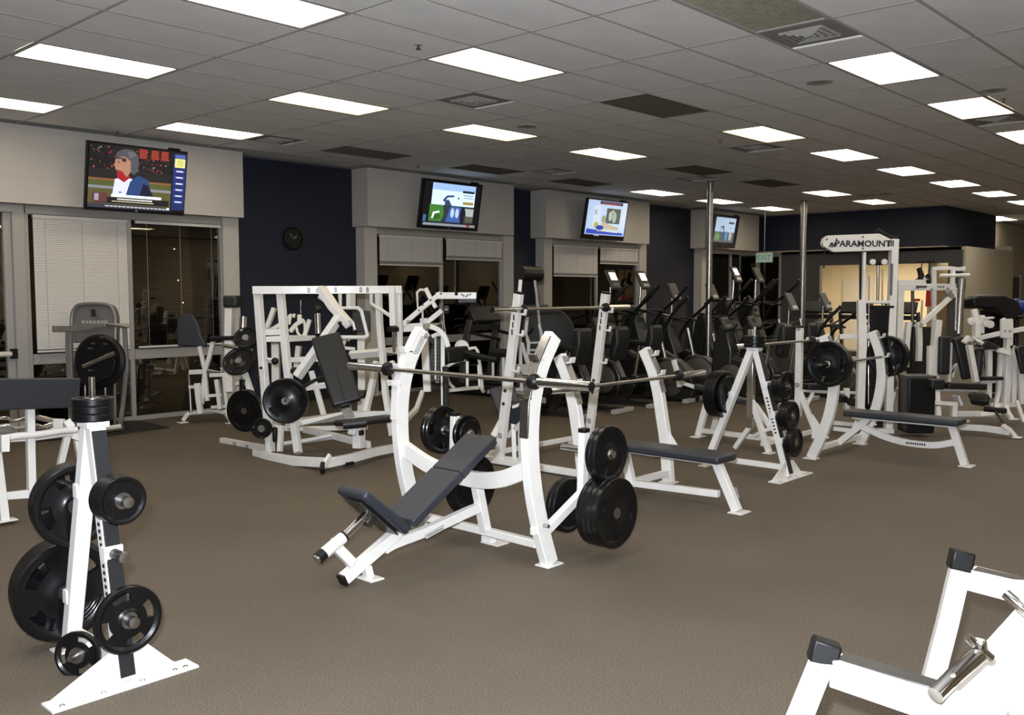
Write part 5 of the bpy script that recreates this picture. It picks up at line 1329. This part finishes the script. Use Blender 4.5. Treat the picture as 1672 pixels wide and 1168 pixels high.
def treadmill(px, D, yaw, label, body=CARDIO):
    o = V((px, D, 0))
    t = Thing('treadmill', label, 'treadmill', o, 'treadmills')
    f = V((math.cos(yaw), math.sin(yaw), 0)); l = V((-f.y, f.x, 0)); t.n = l
    P = lambda a, b, z: o+f*a+l*b+Z*z
    t.p('deck', MB().prism([P(-.9, 0, .04), P(-.9, 0, .16), P(.8, 0, .2), P(.9, 0, .26), P(.9, 0, .04)], l*.78), body, .02)
    t.p('belt', MB().box(P(-.1, 0, .2), (1.5, .5, .01), Matrix.Rotation(yaw, 3, 'Z')), BLACK, smooth=0)
    t.p('motor_hood', MB().prism([P(.55, 0, .18), P(.6, 0, .32), P(.9, 0, .30), P(1.0, 0, .1), P(.9, 0, .04)], l*.74), body, .04, 3)
    for sg in (-1, 1):
        t.bar('upright', [P(.6, .38*sg, .2), P(.52, .38*sg, .8), P(.42, .38*sg, 1.25)], .06, .12, CARDIO2, n=l, curve=3, bevel=.015)
        t.tube('handrail', [P(.42, .38*sg, 1.05), P(.15, .38*sg, 1.0), P(-.2, .38*sg, .95)], .024, VINYLK)
    t.bar('crossbar', [P(.40, -.38, 1.12), P(.40, .38, 1.12)], .07, .10, body, n=f)
    R = Matrix((l, -f, Z)).transposed() @ Matrix.Rotation(.5, 3, 'X')
    t.p('console', MB().box(P(.42, 0, 1.34), (.72, .08, .30), R), body, .03, 3)
    t.p('badge', MB().lathe(P(.46, 0, 1.32)-R@V((0, .05, 0)), R@V((0, -1, 0)), [(.07, 0), (.07, .01), (.04, .012)], 16), VENT)
    return t
treadmill(11.2, 10.5, ya, 'treadmill below the third television, farthest left of the back row')
treadmill(12.6, 10.5, ya, 'treadmill in the back row, below the right half of the third window')
treadmill(18.8, 10.6, ya, 'treadmill in front of the fourth window')
treadmill(20.0, 10.6, ya, 'treadmill by the right end of the fourth window')

treadmill(20.9, 9.75, .05, 'treadmill facing the lit room, left one of three')
treadmill(20.9, 8.75, .05, 'treadmill facing the lit room, middle one of three')
treadmill(20.9, 7.75, .05, 'treadmill facing the lit room, right one behind the lettered tower')

# ================================================================== RIGHT HAND MACHINES
# lettered cable tower
t = Thing('cable_tower', 'tall white cable tower with PARAMOUNT lettered head, in front of the lit room', 'cable machine', V((11.3, 4.3, 0)), n=FW)
B = 11.2; FX = FW.xy.to_3d().normalized(); RX = V((FX.y, -FX.x, 0))
q = lambda x_, y_, d=0: W(x_, y_, D=B+d)
hd = [q(*a) for a in ((1341, 398), (1343, 390), (1350, 385), (1434, 382), (1452, 391), (1464, 391), (1464, 409), (1359, 412), (1343, 403))]
t.p('head_board', MB().prism(hd, FX*.10), WHITE, .008)
text('board_lettering', 'PARAMOUNT', .104, q(1409, 398.5, -.056), RX, Z, DECAL, t.o, sx=1.05, bold=.0028)
mk = MB()
for k in range(5): mk.box(q(1355.5+1.9*k, 400+.2*(k%2), -.053), (.012, .004, .06), Matrix.Rotation(YAW-PI/2, 3, 'Z')@Matrix.Rotation(.5-.25*(k%3), 3, 'Y'))
for k in range(3): mk.box(q(1452+3.2*k, 397.5, -.053), (.014, .004, .075), Matrix.Rotation(YAW-PI/2, 3, 'Z'))
t.p('smudged_print', mk, DECAL, smooth=0)
for a in ((1350, 391), (1366, 391), (1409, 387), (1409, 406)): t.p('bolt', MB().ball(q(a[0], a[1], -.055), .012, 8), DSTEEL)
t.bar('rear_post', [q(1460, 391), q(1456, 500), q(1452, 600), q(1450, 700)], .10, .085)
t.bar('front_post', [q(1411, 412), q(1410, 470), q(1409, 492)], .05, .035); t.bar('front_post_shadow_gap', [q(1406, 412, .1), q(1406, 492, .1)], .03, .04, BLACK)  # the black bar stands in for shadow beside the post
t.bar('front_post', [q(1406, 490, -.1), q(1407, 560, -.1), q(1405, 640, -.1), q(1403, 702, -.1)], .08, .09)
t.bar('cross_beam', [q(1402, 493, -.05), q(1456, 494)], .06, .035)
t.tube('lift_rod', [q(1434, 433), q(1433, 492)], .018, CHROME); t.tube('guide_rod', [q(1419, 450, .1), q(1418, 660, .1)], .008, CHROME); t.tube('guide_rod', [q(1441, 440, .1), q(1439, 660, .1)], .010, CHROME)
t.box('carriage', q(1433, 429), (.20, .08, .06), BLACK, Matrix.Rotation(YAW-PI/2, 3, 'Z'))
for x_ in (1424, 1443): t.p('carriage_wheel', MB().lathe(q(x_, 428, -.05), -FX, [(.035, 0), (.035, .03), (.02, .035)], 14), WHITE)
t.tube('cable', [q(1428, 411), q(1428, 425)], .006, BLACK); t.tube('cable', [q(1346, 404), q(1346, 420), q(1345, 438)], .010, BLACK)
t.p('weight_stack', MB().box(q(1436, 600, .1), (.24, .20, 1.5), Matrix.Rotation(YAW-PI/2, 3, 'Z')), BLACK, .005)
mk = MB()
for k in range(26): mk.box(q(1436, 510+7*k, -.005), (.245, .01, .004), Matrix.Rotation(YAW-PI/2, 3, 'Z'))
t.p('stack_plates', mk, DSTEEL, smooth=0)
mk = MB()
for k in range(18): mk.box(q(1456.5-.1*k, 432+2.9*k, -.055), (.030, .004, .015), Matrix.Rotation(YAW-PI/2, 3, 'Z'))
t.p('printed_marks', mk, DECAL, smooth=0)
t.tube('high_pulley', [q(1432, 376), q(1452, 388), q(1464, 390)], .03, BLACK)
t.bar('base', [q(1400, 703), q(1452, 703)], .3, .06, n=FW)
t.bar('seat_arm', [q(1370, 550), q(1402, 549), q(1424, 550)], .06, .06)
t = Thing('low_bench', 'low black padded bench with white legs, half hidden behind the loaded barbell', 'bench', V((10.9, 4.9, 0)), n=DG)
t.pad('pad', (1309, 631, 11.2), (1362, 632, 11.4), .26, .08, FW, VINYLK)
t.bar('rail', [(1311, 638, 11.2), (1340, 640, 11.3), (1398, 642, 11.5)], .05, .035); t.bar('leg', [(1327, 641, 11.2), (1317, 662, 11.2)], .04, .045)
t.bar('post', [(1382, 634, 11.4), (1382, 668, 11.4)], .06, .07); t.bar('leg', [(1344, 690, 11.0), (1372, 692, 11.2), (1398, 695, 11.3)], .05, .05)
for a in ((1373, 650), (1393, 656)): t.p('roller', MB().tube([W(a[0]-5, a[1], D=11.2), W(a[0]+6, a[1]+2, D=11.3)], .05, 14), VINYLK)
t.p('side_pad', MB().box(W(1420, 652, D=11.5), (.24, .10, .36), Matrix.Rotation(YAW-PI/2, 3, 'Z')), VINYLK, .03, 3)
t.bar('floor_tube', [(1360, 700, 11.1), (1400, 705, 11.1)], .05, .05)
# dark stack cabinet and long padded bench
t = Thing('low_row_bench', 'long black padded bench with a dark weight cabinet, behind the right flat bench', 'exercise machine', V((11.8, 3.9, 0)), n=DG)
t.p('cabinet', MB().box(W(1496, 660, D=11.0), (.32, .30, .66), Matrix.Rotation(YAW-PI/2, 3, 'Z')), BLACK, .02, 3)
t.box('cabinet_top', W(1497, 615, D=11.0), (.34, .3, .04), DSTEEL, Matrix.Rotation(YAW-PI/2, 3, 'Z'))
t.p('head_pad', MB().box(W(1526, 627, D=10.8), (.16, .2, .12), Matrix.Rotation(YAW-PI/2, 3, 'Z')), VINYLK, .02, 3)
t.pad('bench_pad', (1535, 629, 10.9), (1597, 631, 11.2), .26, .08, FW, VINYLK)
t.bar('bench_rail', [(1520, 637, 10.9), (1595, 638, 11.2)], .05, .03); t.bar('leg', [(1521, 636, 10.9), (1520, 678, 10.9)], .06, .07); t.bar('leg', [(1558, 660, 11), (1556, 700, 11)], .06, .07)
t.bar('stretcher', [(1520, 658, 10.9), (1562, 661, 11)], .05, .05); t.bar('side_plate', [(1560, 646, 11.2), (1566, 662, 11.2)], .03, .16)
t.bar('floor_beam', [(1566, 697, 11.2), (1610, 700, 11.0), (1650, 706, 10.8)], .08, .07); t.bar('end_leg', [(1637, 695, 10.8), (1648, 702, 10.8), (1658, 714, 10.8)], .05, .05)
t.box('foot_plate', W(1661, 714.5, D=10.8), (.12, .1, .012)); t.bar('foot_brace', [(1625, 672, 11), (1640, 692, 10.9)], .02, .03, DSTEEL)
t.p('foot_wedge', MB().box(W(1600, 652, D=11.3), (.10, .2, .12), Matrix.Rotation(.6, 3, 'Y')), VINYLK, .02, 3)
# overhead press with two tall back pads
t = Thing('twin_press_machine', 'white double frame press machine with two upright black pads, right of the lettered tower', 'exercise machine', V((13.0, 4.0, 0)), n=DG)
B = 12.6
t.bar('top_beam', [(1470, 469, B), (1512, 469, B), (1559, 469, B)], .09, .085)
t.bar('upper_beam', [(1466, 461, B+.3), (1510, 461, B+.3), (1513, 455, B+.3)], .07, .05)
t.bar('post', [(1471, 463, B), (1469, 520, B), (1468, 560, B)], .08, .07)
t.bar('post', [(1525, 438, B+.2), (1525, 500, B+.2), (1524, 560, B+.2), (1523, 625, B+.2)], .05, .06)
t.bar('post', [(1556, 441, B), (1555, 462, B), (1557, 486, B)], .05, .06)
t.bar('upper_bar', [(1523, 438.5, B+.1), (1550, 438, B+.1), (1568, 440, B+.1)], .05, .04); t.box('bar_end', (1573, 439, B+.1), (.02, .06, .06), WHITE)
t.tube('lat_handle', [(1535, 450, B-.1), (1560, 450, B-.1), (1583, 449, B-.1)], .024)
t.tube('guide_post', [(1571, 455, B+.1), (1568, 490, B+.1), (1565, 545, B+.1)], .05, STEEL, n=16); t.tube('guide_rod', [(1562, 470, B), (1560, 540, B)], .016, CHROME)
t.bar('diagonal_arm', [(1505, 529, B-.1), (1530, 506, B-.1), (1552, 485, B-.1)], .06, .065)
t.bar('arm_joint', [(1546, 476, B-.1), (1554, 486, B-.1)], .07, .08, STEEL)
t.tube('rod', [(1490, 475, B+.2), (1490, 530, B+.2), (1492, 610, B+.2)], .022, DSTEEL); t.tube('rod', [(1506, 490, B+.4), (1504, 525, B+.4)], .014, TAN)
t.bar('stack_frame', [(1483, 526, B), (1480, 560, B), (1479, 600, B)], .06, .10); t.bar('stack_frame', [(1500, 526, B), (1501, 560, B), (1500, 590, B)], .06, .09)
t.bar('press_post', [(1531, 523, B-.3), (1527, 560, B-.3), (1522, 615, B-.3)], .08, .12); t.bar('press_post', [(1518, 565, B-.3), (1517, 618, B-.3)], .05, .08)
t.pad('back_pad', (1542, 549, B-.4), (1540, 612, B-.4), .145, .09, DG, VINYLK, bevel=.03)
t.pad('back_pad', (1563, 551, B-.3), (1580, 619, B-.3), .14, .10, DG, VINYLK, bevel=.03)
t.bar('pad_post', [(1552, 560, B-.2), (1549, 640, B-.2)], .04, .05); t.bar('brace', [(1575, 620, B-.2), (1562, 594, B-.2), (1553, 616, B-.2)], .04, .06)
t.p('stack', MB().box(W(1500, 575, D=B+.2), (.24, .2, .7), Matrix.Rotation(YAW-PI/2, 3, 'Z')), CARDIO, .01)
t.bar('base', [(1475, 690, B-.6), (1530, 692, B-.6), (1580, 690, B-.4)], .07, .07); t.bar('inner_leg', [(1528, 615, B-.3), (1533, 700, B-.6)], .06, .07)
t.bar('side_leg', [(1458, 640, B-.4), (1448, 690, B-.4)], .06, .06); t.bar('side_leg', [(1478, 640, B-.4), (1466, 690, B-.4)], .06, .06)
for a in ((1548, 472), (1521, 473), (1503, 533), (1498, 470)): logo(t, W(a[0], a[1], D=B-.12), DG, Z, .035)
mk = MB()
for k in range(6): mk.box(W(1497+3.0*k, 468.5, D=B-.06), (.016, .01, .03), Matrix.Rotation(YAW-PI/2, 3, 'Z'))
for k in range(4): mk.box(W(1532+3.0*k, 468.5, D=B-.06), (.010, .01, .02), Matrix.Rotation(YAW-PI/2, 3, 'Z'))
t.p('printed_marks', mk, DECAL, smooth=0)
# second frame machine at the right edge
t = Thing('chest_machine', 'white multi arm machine with black seat pads, at the right edge of the photo', 'exercise machine', V((13.0, 3.0, 0)), n=DG)
B = 12.2
t.bar('main_post', [(1646, 521, B), (1646, 560, B), (1644, 620, B), (1640, 668, B)], .08, .10)
t.p('head_gusset', MB().prism([(1634, 522, B-.06), (1640, 519, B-.06), (1653, 532, B-.06), (1653, 552, B-.06), (1634, 552, B-.06)], FW*.05), WHITE, .004)
t.bar('cross_arm', [(1576, 556, B), (1604, 551, B), (1636, 544, B)], .06, .06); t.bar('cross_arm', [(1652, 541, B), (1690, 534, B)], .06, .07)
t.bar('left_post', [(1590, 505, B), (1594, 530, B), (1594, 552, B)], .07, [.05, .11, .11]); t.bar('left_post', [(1603, 515, B), (1602, 545, B)], .06, .06)
for a in ((1584, 525), (1615, 530), (1609, 528)): t.p('cam_wheel', MB().lathe(W(a[0], a[1], D=B-.05), -FW, [(.045, 0), (.05, .01), (.05, .04), (.02, .05)], 18), WHITE)
t.bar('linkage', [(1573, 560, B-.1), (1582, 550, B-.1), (1600, 558, B-.1), (1606, 566, B-.1)], .05, .07); t.bar('linkage', [(1606, 520, B-.1), (1622, 519, B-.1)], .03, .03)
t.bar('frame', [(1614, 640, B), (1615, 600, B), (1614, 571, B), (1640, 572, B)], .06, .07)
t.bar('slanted_leg', [(1582, 564, B-.2), (1587, 590, B-.2), (1593, 624, B-.2)], .06, .09)
t.p('pad', MB().box(W(1597, 592, D=B), (.11, .1, .36), Matrix.Rotation(.1, 3, 'Y')), VINYLK, .03, 3)
t.p('pad', MB().prism([(1595, 566, B-.05), (1606, 556, B-.05), (1630, 568, B-.05), (1630, 572, B-.05)], FW*.2), VINYLK, .015)
t.pad('seat', (1598, 618, B-.1), (1627, 618, B), .26, .05, FW, VINYLK); t.bar('seat_arm', [(1600, 626, B), (1625, 622, B)], .05, .04); t.bar('seat_leg', [(1614, 622, B), (1614, 650, B)], .06, .07)
t.bar('pivot_arm', [(1630, 572, B-.2), (1648, 577, B-.2), (1656, 566, B-.2), (1664, 578, B-.2)], .06, .07)
t.bar('stack_post', [(1655, 570, B), (1654, 660, B)], .06, .07); t.bar('stack_post', [(1634, 575, B+.1), (1630, 640, B), (1625, 668, B-.2)], .05, .06)
t.bar('lower_frame', [(1563, 676, B-.2), (1600, 676, B-.2), (1634, 679, B-.3)], .07, .06); t.bar('lower_frame', [(1618, 662, B), (1660, 661, B)], .06, .05)
t.bar('foot_leg', [(1642, 663, B-.4), (1646, 675, B-.5), (1652, 684, B-.6)], .05, .05); t.box('foot_plate', W(1656, 684.5, D=B-.6), (.13, .1, .012))
t.bar('foot_leg', [(1630, 662, B-.3), (1626, 672, B-.4)], .05, .05)
t.p('leg_roller', MB().tube([(1587, 642, B-.6), (1592, 655, B-.6), (1606, 657, B-.6)], .055, 14), VINYLK)
for a in ((1616, 668), (1634, 670)): t.p('foot_pad', MB().tube([(a[0]-8, a[1], B-.6), (a[0]+8, a[1]+1, B-.6)], .035, 12), VINYLK)
t.pad('side_pad', (1664, 565, B-.2), (1674, 610, B-.2), .07, .12, FW, VINYLK)
t.bar('outer_post', [(1664, 580, B), (1668, 660, B)], .06, .07); t.bar('outer_leg', [(1660, 655, B-.2), (1672, 690, B-.4)], .04, .04)
t.box('stack_cover', (1648, 625, B+.1), (.16, .1, .55), R=Matrix.Rotation(YAW-PI/2, 3, 'Z')); 
for a in ((1575+8, 561), (1591, 558), (1641, 541), (1649, 541)): logo(t, W(a[0], a[1], D=B-.2), DG, Z, .03)
# big dark trainer top and blue ball beyond
t = Thing('recumbent_stepper', 'wide black trainer with silver topped hood, far right', 'exercise machine', V((17, 5, 0)), n=DG)
B = 15.0
t.p('hood', MB().prism([(1578, 488, B), (1590, 484, B), (1632, 483, B), (1652, 492, B), (1660, 510, B), (1640, 530, B), (1615, 505, B), (1580, 503, B)], FW*.4), BLACK, .03, 3)
t.bar('hood_trim', [(1582, 485, B), (1605, 484, B), (1632, 484.5, B)], .05, .02, STEEL)
t.bar('column', [(1618, 505, B+.2), (1622, 545, B+.2), (1630, 640, B+.2)], .2, .35, BLACK); t.bar('base', [(1600, 662, B), (1660, 665, B)], .4, .08, BLACK)
t.bar('side_bar', [(1606, 519, B), (1624, 519, B)], .03, .04, VENT)
t = Thing('gym_ball', 'shiny dark blue ball at the right edge, above the white machine', 'ball', W(1660, 502, D=16))
t.p('shell', MB().ball(W(1660, 502, D=16), .15, 28), BLUE); t.p('valve', MB().ball(W(1657, 497, D=15.87), .015, 8), VENT)
t2 = Thing('ball_stand', 'black stand under the blue ball', 'stand', V((W(1660, 520, D=16).x, W(1660, 520, D=16).y, 0)), n=DG)
c_ = W(1660, 516, D=16)
t2.tube('post', [V((c_.x, c_.y, 0)), c_-Z*.06], .04, BLACK); t2.p('cradle', MB().lathe(c_-Z*.07, Z, [(.03, 0), (.12, .05), (.13, .07), (.10, .06)], 20), BLACK); t2.p('base', MB().lathe(V((c_.x, c_.y, 0)), Z, [(.22, 0), (.22, .03), (.05, .05)], 24), BLACK)
# hanging sports gear in the lit room
c_ = W(1503, 470, X=22.75)
t = Thing('hanging_gear', 'black curved gloves and a red strip hanging in front of the lit room', 'sports gear', c_, n=Y)
gx = 22.78
H = lambda a, b: W(a, b, X=gx)
t.p('glove', MB().tube(spl([H(1500, 438), H(1503, 446), H(1504, 455), H(1499, 461)], 3), [.05, .06, .06, .065, .07, .075, .08, .08, .09, .10][:10], 14), BLACK)
t.p('glove', MB().tube(spl([H(1512, 451), H(1517, 455), H(1518, 462), H(1516, 470)], 3), .07, 14), BLACK)
t.p('strap', MB().tube(spl([H(1505, 462), H(1509, 456), H(1514, 455), H(1512, 461)], 3), .05, 10), WALLP)
t.p('red_strip', MB().prism([H(1513, 472), H(1518, 472), H(1520, 500), H(1511, 501)], X*.05), RED, .01)
t.p('red_strip', MB().prism([H(1492, 488), H(1502, 488), H(1502, 492), H(1492, 492)], X*.05), RED, .01)
t.bar('hook_rail', [V((22.87, H(1495, 440).y, 2.44)), V((22.87, H(1522, 440).y, 2.44))], .05, .04, DSTEEL)
for a in (1503, 1516): t.tube('hanger_strap', [H(a, 460), V((22.86, H(a, 440).y, 2.42))], .012, BLACK)
